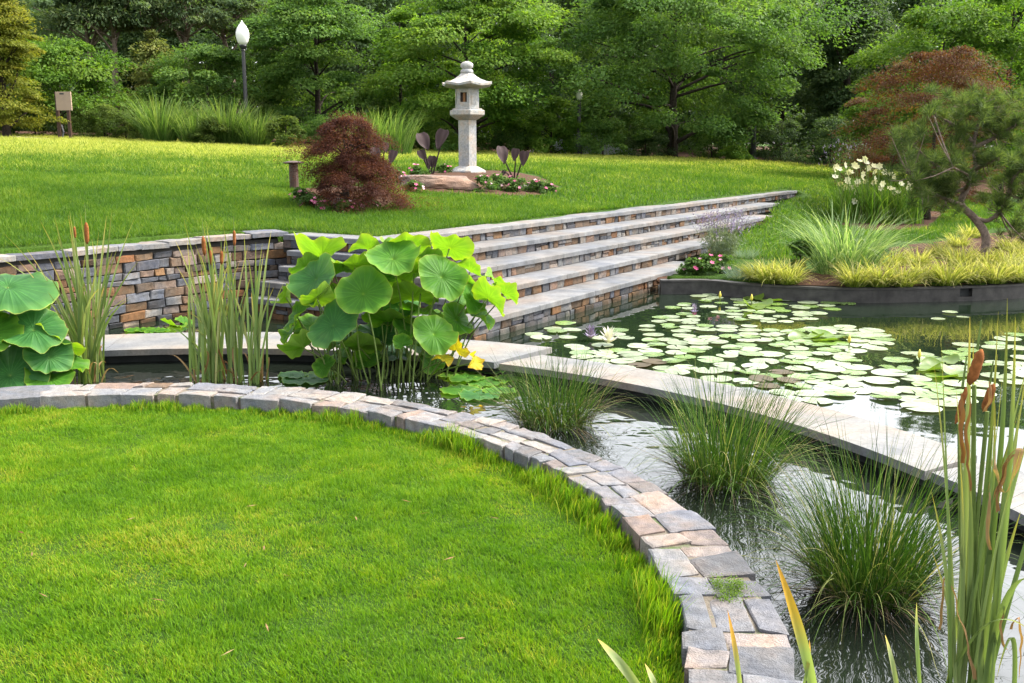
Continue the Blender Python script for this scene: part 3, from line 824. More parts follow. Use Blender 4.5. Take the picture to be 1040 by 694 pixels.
def lamp_post(lab, px, ytop, Yd, globe=True, gsc=1.0):
    top = ay(px, ytop, Yd); gz = float(ground(top[0], Yd)); x, y = top[0], Yd; zt = top[2]
    s = gsc
    root = thing('lamp_post', lab, 'lamp post', (x, y, gz), None)
    mb = MB(); mb.lathe([(.16, gz - .1), (.16, gz + .12), (.12, gz + .2), (.1, gz + .7), (.075, gz + .8), (.062, zt - 1.05 * s), (.08, zt - 1.02 * s), (.06, zt - .98 * s)], 14, x, y); mb.part('pole', M['black_metal'], root, False)
    mb = MB(); mb.lathe([(.055 * s, zt - 1.0 * s), (.11 * s, zt - .93 * s), (.14 * s, zt - .86 * s), (.13 * s, zt - .83 * s)], 14, x, y); mb.part('collar', M['black_metal'], root)
    if globe:
        mb = MB(); mb.lathe([(.12 * s, zt - .84 * s), (.19 * s, zt - .72 * s), (.235 * s, zt - .55 * s), (.235 * s, zt - .42 * s), (.19 * s, zt - .27 * s), (.12 * s, zt - .16 * s), (.07 * s, zt - .11 * s)], 20, x, y); mb.part('globe', M['globe'], root, True)
        mb = MB(); mb.lathe([(.075 * s, zt - .12 * s), (.08 * s, zt - .09 * s), (.03 * s, zt - .06 * s), (.035 * s, zt - .03 * s), (.008, zt)], 10, x, y); mb.part('finial', M['globe'], root)
lamp_post('black lamp post with a white acorn globe rising behind the tall grasses', 245.5, 21, 36, True, .98)
lamp_post('thin grey lamp post left of the big maple, its small pale lamp among the leaves', 588.5, 90, 37, True, .5)
lamp_post('dark thin lamp post under the right side of the big maple', 767, 112, 38.2, True, .5)

p = ay(578, 163, 40); gz = float(ground(p[0], 40)) - .6
root = thing('parked_car', 'pale silver car whose roof just shows over the far lawn edge', 'car', (p[0], 40, gz))
mb = MB(); x0 = p[0] - 1.6; xsn = [0, .05, .9, 1.5, 2.7, 3.3, 4.2, 4.25]; zs_ = [.55, .75, .85, 1.4, 1.42, .95, .85, .5]
V = []; Fc = []; n = len(xsn)
for yy in (-.8, .8):
    for a_, b_ in zip(xsn, zs_): V.append((x0 + a_ * .95, 40 + yy, gz + b_))
    for a_ in xsn: V.append((x0 + a_ * .95, 40 + yy, gz + .25))
for i in range(n - 1):
    Fc += [(i, i + 1, n + i + 1, n + i), (2 * n + i, 3 * n + i, 3 * n + i + 1, 2 * n + i + 1), (i, 2 * n + i, 2 * n + i + 1, i + 1)]
mb.add(V, Fc); 
M['car'] = plain('silver_paint', (.5, .52, .56), .3, .6, nscale=4, namt=.05)
mb.part('body', M['car'], root)
mb = MB(); mb.add([(x0 + 1.15, 39.19, gz + .9), (x0 + 2.9, 39.19, gz + .95), (x0 + 2.45, 39.19, gz + 1.34), (x0 + 1.5, 39.19, gz + 1.34)], [(0, 1, 2, 3)]); mb.part('window', M['black_metal'], root)
for wx in (.85, 3.2):
    mb = MB(); a_ = np.linspace(0, 2 * math.pi, 17)[:-1]
    V = [(x0 + wx + .31 * math.cos(t), yy, gz + .31 + .31 * math.sin(t)) for yy in (39.15, 39.4) for t in a_]
    mb.add(V, [(i, (i + 1) % 16, 16 + (i + 1) % 16, 16 + i) for i in range(16)] + [tuple(range(16))]); mb.part('wheel', M['black_metal'], root)

# ---------------------------------------------------------------- trees
def crown_mesh(base, H, Wd, t0, ncl, nleaf, Ll, style, flat=.5, cf=.13, hollow=.3, droop=.25, seed=0, lw=.6):
    rs = np.random.default_rng(seed + 100)
    cl = []
    for i in range(ncl):
        t = rs.random() ** (.85 if style != 'cone' else 1.3)
        az = rs.uniform(0, 2 * math.pi)
        if style == 'round': pr = math.sin(math.pi * (.13 + .80 * t)) ** .6
        elif style == 'layer': pr = (1 - t) ** .45 * (.75 + .25 * math.cos(9 * t)) ; 
        elif style == 'cone': pr = (1 - t) ** .8 + .08
        elif style == 'dome': pr = math.sqrt(max(0, 1 - (t * .97) ** 2))
        elif style == 'pine': pr = (.35 + .65 * math.sin(math.pi * min(1, .25 + .75 * t))) * (.7 + .5 * rs.random())
        rho = math.sqrt(rs.uniform(hollow, 1))
        r = Wd / 2 * pr * rho * (1 + .45 * mnoise.noise(Vector((math.cos(az) * 1.3, math.sin(az) * 1.3, t * 4 + seed * 3.7))))
        z = base[2] + H * (t0 + (1 - t0) * t * .96)
        if style == 'layer': z -= .10 * r
        if rs.random() < .16: r *= rs.uniform(1.08, 1.3)
        cl.append((base[0] + r * math.cos(az), base[1] + r * math.sin(az), z, Wd * cf * np.clip(rs.lognormal(-.1, .38), .4, 1.9) * (.75 + .25 * pr), az, rs.random()))
    cl = np.array(cl); per = nleaf // ncl
    C = np.repeat(cl, per, 0); n = len(C)
    d = rs.normal(size=(n, 3)); d /= np.linalg.norm(d, axis=1)[:, None]
    rad = rs.random(n) ** .45
    off = d * (C[:, 3] * rad)[:, None]; off[:, 2] *= flat
    # sprays sag outward
    out = np.stack([np.cos(C[:, 4]), np.sin(C[:, 4]), np.zeros(n)], 1)
    ro = (off * out).sum(1); off[:, 2] -= droop * np.maximum(ro, 0) 
    P = C[:, :3] + off
    N = np.array([0, 0, .8]) + .55 * d + .35 * out + rs.normal(size=(n, 3)) * .35
    D = out * .7 + d * .5 + rs.normal(size=(n, 3)) * .5 + np.array([0, 0, -.35])
    rnd = np.clip(.55 * rs.random(n) + .45 * C[:, 5] , 0, 1)
    V, Fq, Cc = leafquads(P, D, N, Ll * rs.uniform(.6, 1.3, n), Ll * lw * rs.uniform(.7, 1.2, n), rnd)
    return V, Fq, Cc, cl
def trunk_mesh(base, H, r0, cl, t0, nl=14, lean=(0, 0), seed=0, top=.85, forks=None):
    rs = np.random.default_rng(seed + 500); mb = MB()
    n = 8; P = [np.array(base) + np.array([lean[0] * (i / n) ** 1.5 + rs.normal() * .03 * H / 8 * (i > 0), lean[1] * (i / n) + rs.normal() * .03 * H / 8 * (i > 0), H * top * i / n - (.25 if i == 0 else 0)]) for i in range(n + 1)]
    rr = [r0 * (1.35 if i == 0 else 1) * (1 - .82 * i / n) for i in range(n + 1)]
    mb.tube(P, rr, 8); P = np.array(P)
    sel = cl[rs.permutation(len(cl))[:nl]]
    for c in sel:
        zf = np.clip((c[2] - base[2]) / (H * top) - rs.uniform(.1, .28), max(.08, t0 * .6), .92)
        k = zf * n; i = int(k); f_ = k - i
        A = P[i] * (1 - f_) + P[min(i + 1, n)] * f_; B = c[:3]
        mid = A * .5 + B * .5 + np.array([rs.normal() * .06, rs.normal() * .06, .06]) * np.linalg.norm(B - A)
        ra = r0 * (1 - .8 * zf) * .5
        mb.tube(spline([A, mid, B], 3), np.linspace(ra, ra * .15, 7), 5)
    return mb
def tree(name, lab, px, Yd, ytop, wpx, mat, style='round', t0=.15, ncl=90, nleaf=14000, Ll=.15, r0=.14, bark='bark', seed=0, flat=.5, cf=.13, hollow=.3, droop=.25, group=None, cat='tree', nl=14, lean=(0, 0), base=None, lw=.6):
    top = ay(px, ytop, Yd); gz = float(ground(top[0], Yd)) if base is None else base
    H = top[2] - gz; Wd = wpx * Yd / F
    b = (top[0], Yd, gz)
    root = thing(name, lab, cat, b, group)
    V, Fq, Cc, cl = crown_mesh(b, H, Wd, t0, ncl, nleaf, Ll, style, flat, cf, hollow, droop, seed, lw)
    part('crown', V, Fq, mat, root, Cc)
    trunk_mesh(b, H, r0, cl, t0, nl, lean, seed, .9 if style in ('cone', 'pine', 'layer') else .8).part('trunk', M[bark], root, True)
    return root

Tm = lambda k: M['f_' + k]
tree('conifer', 'yellow green layered conifer cut off by the left edge of the view', -8, 33, -24, 112, Tm('yellow'), 'layer', .1, 190, 52000, .10, .13, seed=1, flat=.25, cf=.15, hollow=.1, lw=.4)
tree('broadleaf_tree', 'small bright green spreading tree behind the notice board', 56, 36.5, 40, 112, Tm('bright'), 'round', .12, 46, 26000, .12, .1, seed=2, flat=.35, cf=.19)
tree('broadleaf_tree', 'pale yellow topped small tree left of the lamp post', 155, 40, 29, 78, Tm('yellowtop'), 'cone', .12, 60, 14000, .12, .08, seed=3, cf=.17)
tree('broadleaf_tree', 'rounded mid green small tree just left of the lamp post', 208, 38.5, 46, 104, Tm('mid'), 'round', .1, 46, 26000, .12, .09, seed=14, flat=.35, cf=.19)
tree('broadleaf_tree', 'dense dark green tree between the lamp post and the stone lantern', 318, 40, -22, 150, Tm('mid'), 'round', .08, 85, 58000, .135, .15, seed=5, flat=.3, cf=.15, hollow=.25, nl=22)
tree('broadleaf_tree', 'tall fresh green tree of tiered sprays directly behind the stone lantern', 472, 36.5, -22, 172, Tm('bright'), 'round', .05, 95, 66000, .13, .16, seed=6, flat=.3, cf=.145, hollow=.25, nl=24)
tree('broadleaf_tree', 'narrow bright green tree filling the gap left of the lantern tree', 405, 39, 5, 84, Tm('bright'), 'cone', .08, 70, 22000, .13, .1, seed=26, cf=.16)
tree('broadleaf_tree', 'low rounded light green tree at the lawn edge right of the lantern', 560, 37.5, 108, 66, Tm('bright'), 'dome', .02, 44, 12000, .11, .05, seed=7, cf=.17)
tree('maple_tree', 'big spreading green maple with a dark trunk standing on the far lawn edge', 688, 37.5, -32, 262, Tm('mid'), 'round', .13, 230, 105000, .125, .2, seed=8, flat=.42, cf=.09, hollow=.25, droop=.4, nl=30)
tree('evergreen_tree', 'tall dark blue green evergreen right of the big maple', 868, 41, -30, 160, Tm('dark'), 'layer', .02, 170, 50000, .14, .2, seed=9, flat=.4, cf=.13, hollow=.1, droop=.5)
tree('broadleaf_tree', 'mid green tree with drooping sprays above the red maple', 962, 30, 2, 165, Tm('bright'), 'round', .2, 110, 42000, .105, .12, seed=10, flat=.45, cf=.12, droop=.4)
tree('broadleaf_tree', 'leafy green tree filling the top right corner', 1035, 31, -38, 175, Tm('bright'), 'round', .1, 150, 52000, .11, .15, seed=11, flat=.5, cf=.12)
tree('red_maple', 'dark red Japanese maple dome behind the pine', 956, 22, 46, 150, Tm('red'), 'round', .1, 75, 60000, .05, .08, seed=21, flat=.28, cf=.16, hollow=.2, droop=.5, lw=.45)
# background pines and woods trees
pin = [(92, 41, 'pine with bare lower trunk far behind the yellow conifer'), (108, 40.5, 'straight dark pine above the small bright green tree'), (139, 41.5, 'leaning slim pine left of the yellow topped tree'),
       (182, 42, 'pale trunked pine above the rounded small tree'), (236, 44, 'leaning pine just left of the lamp globe'), (270, 51, 'dark pine right of the lamp globe')]
for i, (px, Yd, lab) in enumerate(pin):
    tree('pine_tree', 'tall ' + lab, px, Yd, -22 - (i % 3) * 5, 120, Tm('pine'), 'pine', .68, 44, 14000, .18, .2, 'pine_bark', seed=30 + i, flat=.45, cf=.14, hollow=.05, group='woodland pines', lean=((-.5, .15, .6, .2, -.9, .3)[i], 0), nl=22, lw=.35)
bgt = [(20, 52, 'behind the yellow conifer'), (360, 50, 'behind the two green trees left of the lantern'), (430, 52, 'behind the narrow bright green tree'), (560, 46, 'in the gap between the lantern tree and the maple'), (620, 48, 'behind the left side of the big maple'),
       (740, 50, 'behind the right side of the big maple'), (800, 46, 'between the big maple and the blue green evergreen'), (960, 44, 'behind the red maple'), (1075, 40, 'beyond the right edge of the view'), (150, 58, 'deep in the woods behind the yellow topped tree'), (250, 58, 'deep in the woods behind the lamp post'), (60, 60, 'deep in the woods behind the notice board'), (330, 60, 'deep in the woods between the lamp post and the lantern'), (500, 58, 'deep in the woods behind the lantern tree'), (680, 60, 'deep in the woods behind the big maple'), (840, 58, 'deep in the woods behind the blue green evergreen')]
for i, (px, Yd, lab) in enumerate(bgt):
    tree('woodland_tree', 'dark leafy woodland tree ' + lab, px, Yd, -18 - (i % 4) * 5, 150, Tm('dark'), 'round', .0, 100, 20000, .2, .18, seed=50 + i, flat=.55, cf=.15, hollow=.1, group='dark woodland trees', nl=8)
# far wood that reads as one mass
n = 100000; u = R.uniform(-40, 42, n); cz = R.random(n)
P = np.stack([u, 60 + 4 * R.random(n) + 2 * np.sin(u * .4), 2.2 + cz * (9.0 + .8 * np.sin(u * .7) + .8 * np.sin(u * 1.9))], 1)
V, Fq, Cc = leafquads(P, rdir(n), rdir(n) + np.array([0, -.3, .6]), .42, .3, np.clip(R.random(n) * .6, 0, 1))
o = link('woods', mesh('woods', V, Fq, Tm('dark'), Cc)); o['kind'] = 'stuff'; o['label'] = 'dark mass of woodland far behind the garden trees'

# dwarf purple maple by the path light
def shrub(name, lab, px, py, wpx, hpx, mat, ncl=40, nleaf=4000, Ll=.06, style='dome', group=None, cat='shrub', seed=0, flat=.6, cf=.17, Y0=4.0, p=None, stem=True, droop=.2, lw=.55):
    p = ag(px, py, Y0) if p is None else np.array(p); s = p[1] / F
    root = thing(name, lab, cat, p, group)
    V, Fq, Cc, cl = crown_mesh(p, hpx * s, wpx * s, .05, ncl, nleaf, Ll, style, flat, cf, .05, droop, seed, lw)
    part('foliage', V, Fq, mat, root, Cc)
    if stem: trunk_mesh(p, hpx * s, max(.012, .03 * hpx * s), cl, .05, 8, seed=seed).part('stem', M['bark'], root, True)
    return root
p = ag(356, 211, 12); s = p[1] / F
root = thing('dwarf_maple', 'purple brown weeping dwarf maple in two mounds beside the path light', 'shrub', p)
b1 = p + np.array([4 * s, 0, 0])
Va = crown_mesh(b1 + [4 * s, 0, 0], 54 * s, 110 * s, .0, 80, 50000, .028, 'dome', .45, .19, .25, .6, 61, .4)
b2 = p + np.array([-6 * s, .1, 48 * s])
Vb = crown_mesh(b2, 42 * s, 88 * s, .1, 50, 28000, .028, 'dome', .4, .19, .2, .7, 62, .4)
V, Fq, Cc = cat(Va[:3], Vb[:3]); part('foliage', V, Fq, Tm('maroon'), root, Cc)
mb = MB(); mb.tube(spline([p - [0, 0, .1], p + [-6 * s, 0, 30 * s], p + [-2 * s, .05, 60 * s], p + [-8 * s, .1, 85 * s]], 4), np.linspace(.05, .015, 13), 7)
for c in list(Va[3][:10]) + list(Vb[3][:10]):
    z0_ = p + np.array([-3 * s, .03, max(10 * s, (c[2] - p[2]) - 12 * s)]); mb.tube(spline([z0_, (z0_ + c[:3]) / 2 + [0, 0, 4 * s], c[:3]], 3), np.linspace(.018, .004, 7), 5)
mb.part('trunk', M['bark'], root, True)

# shrubs and grasses along the far lawn edge (left)
hedge = [(-12, 134), (14, 134), (36, 135), (84, 136), (106, 137), (128, 138), (143, 139)]
for i, (px, py) in enumerate(hedge):
    pp = ay(px, py, 35.2); pp[2] = ground(pp[0], 35.2)
    shrub('clipped_shrub', ['low rounded shrub at the left edge under the yellow conifer', 'low rounded shrub left of the notice board, second in the row', 'low rounded shrub just left of the notice board', 'low rounded shrub just right of the notice board', 'low shrub two places right of the notice board', 'low shrub below the yellow topped tree', 'low shrub touching the tall grass tussock'][i], px, py, 40 + (i % 3) * 5, 31 + (i * 7 % 5), Tm('shrub'), 34, 7000, .06, group='low shrubs along the path', seed=70 + i, p=pp)
def tussock(name, lab, p, hgt, spread, nb, wid, mat, group=None, cat='ornamental grass', lean=(.05, .5), bend=(.3, 1.2), segs=5, r0=.1, twist=None, wmul=1):
    n = nb; a = R.uniform(0, 2 * math.pi, n); rr = spread * r0 * 2 * np.sqrt(R.random(n))
    base = np.stack([p[0] + rr * np.cos(a), p[1] + rr * np.sin(a), np.full(n, p[2] - .01)], 1)
    az = a + R.normal(0, .5, n)
    V, Fq, Cc = blades(base, az, R.uniform(*lean, n), R.uniform(*bend, n), hgt * R.uniform(.5, 1.15, n), wid, segs, twist)
    return solo(name, V, Fq, mat, lab, cat, p, group, Cc)
tg = [(163, 143, 52, 'tallest green grass tussock left of the lamp post'), (200, 145, 40, 'broad grass tussock between the tall tussock and the lamp post'), (232, 147, 50, 'bushy bright grass tussock at the foot of the lamp post'), (258, 148, 40, 'green grass tussock right of the lamp post')]
for i, (px, py, h, lab) in enumerate(tg):
    pp = ay(px, py, 33.8); pp[2] = ground(pp[0], 33.8)
    tussock('tall_grass', lab, pp, h * 33.8 / F, 1.2, 520, .028, Tm('tallgrass'), 'tall grasses along the lawn edge', r0=.2, lean=(.02, .6))
pp = ay(383, 152, 31); pp[2] = ground(pp[0], 31)
tussock('tall_grass', 'wide pale green grass tussock rising behind the dwarf maple', pp, 46 * 31 / F, 1.3, 650, .028, Tm('tallgrass'), 'tall grasses along the lawn edge', r0=.4, lean=(.02, .4))
for i, (px, py, Yd, w_, h_, k, lab) in enumerate([(291, 149, 33, 36, 34, 'shrub', 'upright yellow green shrub between the grasses and the dwarf maple'), (216, 147, 33.2, 40, 28, 'shrub', 'low green shrub in front of the lamp post grasses'), (330, 152, 35, 70, 30, 'mid', 'dark low shrub behind the dwarf maple'),
        (430, 155, 36, 80, 34, 'mid', 'dark low shrub left of the lantern at the lawn edge'), (612, 166, 36.5, 60, 40, 'mid', 'dark shrub under the left boughs of the maple'), (655, 168, 37.2, 55, 26, 'dark', 'dark low shrub left of the maple trunk'), (722, 172, 38.5, 60, 32, 'mid', 'low shrub right of the maple trunk'),
        (745, 174, 37, 34, 16, 'bright', 'low light green shrub near the thin lamp post'), (792, 178, 37.5, 62, 44, 'dark', 'dark shrub below the right tip of the maple'), (842, 182, 36, 70, 52, 'dark', 'dark shrub at the right end of the lawn edge'), (905, 186, 33, 80, 60, 'dark', 'dark shrub behind the white lilies'), (520, 160, 37.5, 60, 30, 'mid', 'shrub at the lawn edge right of the lantern post')]):
    pp = ay(px, py, Yd); pp[2] = ground(pp[0], Yd) - .05
    shrub('shrub', lab, px, py, w_, h_, Tm(k), 32, 7000, .08, group='shrubs under the trees', seed=90 + i, p=pp)

# ---------------------------------------------------------------- flower beds on the upper lawn
def petals(c, nrm, r, k=5, wid=.8):
    nrm = np.array(nrm, float); nrm /= np.linalg.norm(nrm); ref = np.array([1.0, 0, 0]) if abs(nrm[0]) < .8 else np.array([0, 1.0, 0])
    u = np.cross(nrm, ref); u /= np.linalg.norm(u); v = np.cross(nrm, u)
    a = np.arange(k) * 2 * math.pi / k + R.random()
    D = np.cos(a)[:, None] * u + np.sin(a)[:, None] * v + nrm * .35
    return leafquads(np.array(c) + D * r * .5, D, np.tile(nrm, (k, 1)), r, r * wid, np.full(k, R.random()))
def flower_mound(lab, px, py, wpx, hpx, nfl, petal, group, seed, Y0=10):
    p = ag(px, py, Y0); s = p[1] / F
    root = thing('flowering_plant', lab, 'flowers', p, group)
    V, Fq, Cc, cl = crown_mesh(p, hpx * s, wpx * s, .0, 16, 1500, .045, 'dome', .6, .25, .05, .2, seed)
    part('foliage', V, Fq, Tm('flower'), root, Cc)
    for i in range(nfl // 2):
        a = R.uniform(0, 6.28); t = R.uniform(.1, 1); r = .52 * wpx * s * math.sqrt(1 - t * t * .9)
        c = p + np.array([r * math.cos(a), -abs(r * math.sin(a)) if R.random() < .7 else r * math.sin(a), hpx * s * (t * .95 + .1)])
        part('blossom', *petals(c, c - p + [0, -.1, .12], .035 * R.uniform(.8, 1.3)), root) if False else None
        V, Fq, Cc = petals(c, c - p + np.array([0, -.08, .1]), .03 * R.uniform(.8, 1.3))
        part('blossom', V, Fq, petal, root, Cc)
fl = [(304, 206, 20, 12, 'pink flowers at the foot of the path light'), (318, 212, 24, 13, 'pink flowers left of the small grey rock'), (330, 215, 18, 10, 'low pink flowers in front of the small grey rock'), (352, 216, 22, 11, 'pink flowers right of the small grey rock'), (372, 212, 22, 12, 'pink flowers at the right foot of the dwarf maple'),
      (403, 188, 22, 14, 'pink flowers behind the left end of the boulder'), (424, 180, 20, 12, 'pink flowers under the dark taro leaves'), (452, 177, 16, 10, 'pink flowers left of the lantern base'), (420, 197, 24, 12, 'green leafed flowers below the boulder'),
      (491, 196, 22, 16, 'pale flowers right of the boulder'), (505, 194, 24, 17, 'pink flowers in front of the lantern base'), (524, 196, 26, 16, 'pink flowers under the right taro'), (543, 196, 24, 13, 'pink flowers near the right end of the bed'), (556, 196, 16, 9, 'last small pink flowers at the right end of the bed')]
for i, (px, py, w_, h_, lab) in enumerate(fl):
    flower_mound('mound of ' + lab, px, py, w_, h_, 12, M['pink'], 'pink bedding flowers on the upper lawn', 130 + i)
def taro(lab, px, py, stems, seed):
    p = ag(px, py, 12); s = p[1] / F
    root = thing('taro_plant', lab, 'plant', p, 'dark leaved taro plants')
    for (dx, dy, L, rot, tilt) in stems:
        top = p + np.array([dx * s, R.uniform(-.1, .1), -dy * s])
        mb = MB(); mb.tube(spline([p + [R.uniform(-.03, .03), 0, -.05], (p + top) / 2 + [dx * .1 * s, 0, .04], top], 4), np.linspace(.02, .009, 9), 6, (.06, .03, .04)); mb.part('stalk', M['f_taro'], root)
        # shield shaped drooping leaf
        L *= s * .85; K = 9; V = []; C_ = []
        ax = np.array([math.sin(rot), -.35, -math.cos(rot)]); ax /= np.linalg.norm(ax)
        sd_ = np.cross(ax, np.array([math.sin(tilt) * .9, -1, .3])); sd_ /= np.linalg.norm(sd_); nn = np.cross(sd_, ax)
        for i in range(K + 1):
            t = i / K; wv = .33 * L * math.sin(math.pi * min(1, .16 + .84 * t ** .75)) ** .8 * (1.05 - .1 * t)
            for j in (-1, -.5, 0, .5, 1):
                V.append(top + ax * (t - .22) * L + sd_ * wv * j * (1.0) + nn * (.1 * L * abs(j) + .03 * L * math.sin(6 * t + j))); C_.append(((.2 if abs(j) == .5 else .7), 0, 0))
        Fc = [(i * 5 + j, i * 5 + j + 1, (i + 1) * 5 + j + 1, (i + 1) * 5 + j) for i in range(K) for j in range(4)]
        part('leaf', V, np.array(Fc), Tm('taro'), root, np.array(C_), True)
taro('dark purple taro with three drooping leaves left of the boulder', 387, 181, [(-6, -27, 20, .3, .4), (14, -24, 18, -.3, -.4), (4, -33, 13, .1, .8), (-2, -12, 9, -.4, 0)], 1)
taro('dark purple taro with large leaves just left of the stone lantern', 438, 178, [(-9, -37, 24, .45, .5), (13, -40, 26, -.35, -.6), (-10, -22, 15, .5, .3), (1, -16, 16, 0, 0), (-4, -14, 12, .3, .6)], 2)
taro('dark taro with ribbed grey purple leaves right of the stone lantern', 522, 184, [(-13, -30, 23, .2, .7), (2, -29, 16, -.2, -.3), (11, -26, 19, -.15, -.5), (-10, -9, 8, -.5, .2)], 3)

# ---------------------------------------------------------------- right bank
def spiky(name, lab, cat, p, hgt, spread, n, mat, tipmat, tipl, tipname, group=None):
    root = thing(name, lab, cat, p, group)
    a = R.uniform(0, 6.28, n); az = a; lean = R.uniform(0, .5, n) * np.sqrt(R.random(n)) * 1.5
    base = np.stack([p[0] + spread * .2 * np.cos(a), p[1] + spread * .2 * np.sin(a), np.full(n, p[2])], 1)
    L = hgt * R.uniform(.75, 1.05, n)
    V, Fq, Cc = blades(base, az, lean, .15, L, .006, 3); part('stems', V, Fq, mat, root, Cc)
    m = 260; q = crown_mesh(p, hgt * .55, spread * 1.3, 0, 30, 1800, .07, 'dome', .8, .2, .05, -.1, 5, .16); part('foliage', q[0], q[1], mat, root, q[2])
    tips = V.reshape(n, 4, 2, 3)[:, 3].mean(1); prev = V.reshape(n, 4, 2, 3)[:, 2].mean(1); d = tips - prev; d /= np.linalg.norm(d, axis=1)[:, None]
    k = 14; Pp = np.repeat(tips, k, 0) - np.repeat(d, k, 0) * (R.random(n * k) * tipl)[:, None] + R.normal(size=(n * k, 3)) * .007
    V, Fq, Cc = leafquads(Pp, rdir(n * k), rdir(n * k), .02, .014); part(tipname, V, Fq, tipmat, root, Cc)
p = ag(733, 262, 10); spiky('lavender', 'grey green lavender with pale violet flower spikes at the end of the steps', 'lavender', p, 50 * p[1] / F, .62, 150, Tm('lav'), M['violet'], .17, 'flower_spikes')
for i, (px, py, w_, h_, lab) in enumerate([(703, 279, 20, 16, 'pink flowered plant in the corner by the steps'), (716, 279, 22, 20, 'pink flowered plant left of the blue tuft'), (733, 277, 20, 17, 'leafy pink flowered plant below the lavender')]):
    flower_mound(lab, px, py, w_, h_, 9, M['pink'], 'pink flowers on the pond bank', 150 + i, 9)
p = ag(752, 283, 9); tussock('blue_fescue', 'small blue grey grass tuft at the pond edge', p, .2, .25, 420, .004, Tm('blue'), None, 'ornamental grass', (.1, 1.1), (.0, .5), 3, .3)
p = ag(778, 252, 10); tussock('blue_fescue', 'second blue grey grass tuft, behind the golden grasses left of the striped grass', ag(757, 262, 10), .2, .25, 300, .004, Tm('blue'), None, 'ornamental grass', (.1, 1.1), (.0, .5), 3, .3)
shrub('leafy_plant', 'dark green leafy perennial between golden grass tufts left of the striped grass', 812, 279, 30, 36, Tm('flower'), 22, 900, .09, cat='plant', seed=160)
gold = [(782, 287, 'left of the leafy perennial'), (770, 285, 'next to the small blue tuft'), (800, 288, 'in front of the leafy perennial'), (868, 291, 'in front of the striped grass'), (893, 290, 'right of the striped grass at the edging'), (916, 291, 'at the edging below the lawn strip'),
        (938, 287, 'left of the outlet at the edging'), (962, 289, 'above the outlet'), (985, 287, 'below the pine trunk at the edging'), (1010, 287, 'right of the outlet at the edging'), (1034, 286, 'at the right edge of the edging'),
        (905, 272, 'right of the striped grass, second row'), (932, 270, 'second row left of the pine'), (955, 262, 'third row left of the pine trunk'), (972, 252, 'at the left foot of the pine trunk'), (975, 272, 'directly before the pine trunk'), (1000, 272, 'at the foot of the pine, second row'), (1022, 272, 'right of the pine trunk, second row'), (1040, 266, 'at the right edge, second row'), (1025, 255, 'behind the pine trunk on the right'), (985, 242, 'behind the pine trunk on the left'), (1050, 280, 'cut by the right edge of the view')]
for px, py, lab in gold:
    p = ag(px, py, 9); sz = R.uniform(.85, 1.15)
    tussock('golden_grass', 'golden yellow grass tuft ' + lab, p, .36 * sz, .42, 330, .010, Tm('gold'), 'golden grasses on the pond bank', 'ornamental grass', (.1, 1.0), (.6, 1.9), 6, .13)
p = ag(857, 280, 10); tussock('striped_grass', 'large arching pale striped grass clump in the middle of the bank', p, 1.0, .8, 720, .012, Tm('striped'), None, 'ornamental grass', (.05, .7), (.7, 2.0), 8, .2)

# day lilies
p = ag(890, 228, 12); s = p[1] / F
root = thing('day_lily', 'big clump of cream white day lilies behind the striped grass', 'lily clump', p)
n = 700; a = R.uniform(0, 6.28, n); bx = R.uniform(-42, 42, n) * s; by = R.normal(0, .22, n)
base = np.stack([p[0] + bx, p[1] + by, np.full(n, p[2])], 1)
V, Fq, Cc = blades(base, a, R.uniform(.03, .45, n), R.uniform(.3, 1.5, n), R.uniform(.65, 1.15, n), .022, 5); part('foliage', V, Fq, Tm('bright'), root, Cc)
fls = [(852, 172), (858, 168), (864, 175), (870, 170), (876, 177), (882, 171), (888, 174), (893, 169), (861, 183), (870, 187), (878, 184), (888, 182), (858, 190), (899, 175), (906, 178), (868, 195), (896, 187), (904, 192), (912, 196), (918, 200), (923, 192), (925, 186), (848, 180), (853, 186), (915, 187), (880, 166), (846, 170), (873, 164)]
for (px, py) in fls + [(a_ + R.normal(0, 4), b_ + R.normal(0, 4)) for a_, b_ in fls[:20]]:
    c = ay(px, py, p[1] + R.uniform(-.35, .2)); q = np.array([p[0] + (c[0] - p[0]) * .7, c[1], p[2]])
    mb = MB(); mb.tube(spline([q, (q + c) / 2 + [0, 0, .1], c], 3), .006, 4); st = mb.part('flower_stem', M['lotus_stem'], root)
    V, Fq, Cc = petals(c, (R.normal() * .9, -1, R.normal() * .7 + .4), .08, 6, .9); part('flower', V, Fq, M['cream'], root, Cc)
p = ag(872, 205, 14); spiky('verbena', 'thin dark violet flower stems rising behind the cream day lilies', 'flowers', p + [0, 1.2, 0], 60 * p[1] / F, .6, 40, Tm('mid'), M['violet'], .06, 'flower_spikes')
p = ag(985, 205, 12); root = thing('orange_lily', 'few orange yellow lily flowers showing behind the pine', 'flowers', p)
for (px, py) in ((979, 157), (984, 150), (990, 158), (976, 164)):
    c = ay(px, py, p[1]); mb = MB(); mb.tube(spline([p, (p + c) / 2 + [.03, 0, .1], c], 3), .008, 4); mb.part('flower_stem', M['lotus_stem'], root)
    V, Fq, Cc = petals(c, (R.normal() * .5, -1, .3), .09, 6, .5); part('flower', V, Fq, M['orange'], root, Cc)

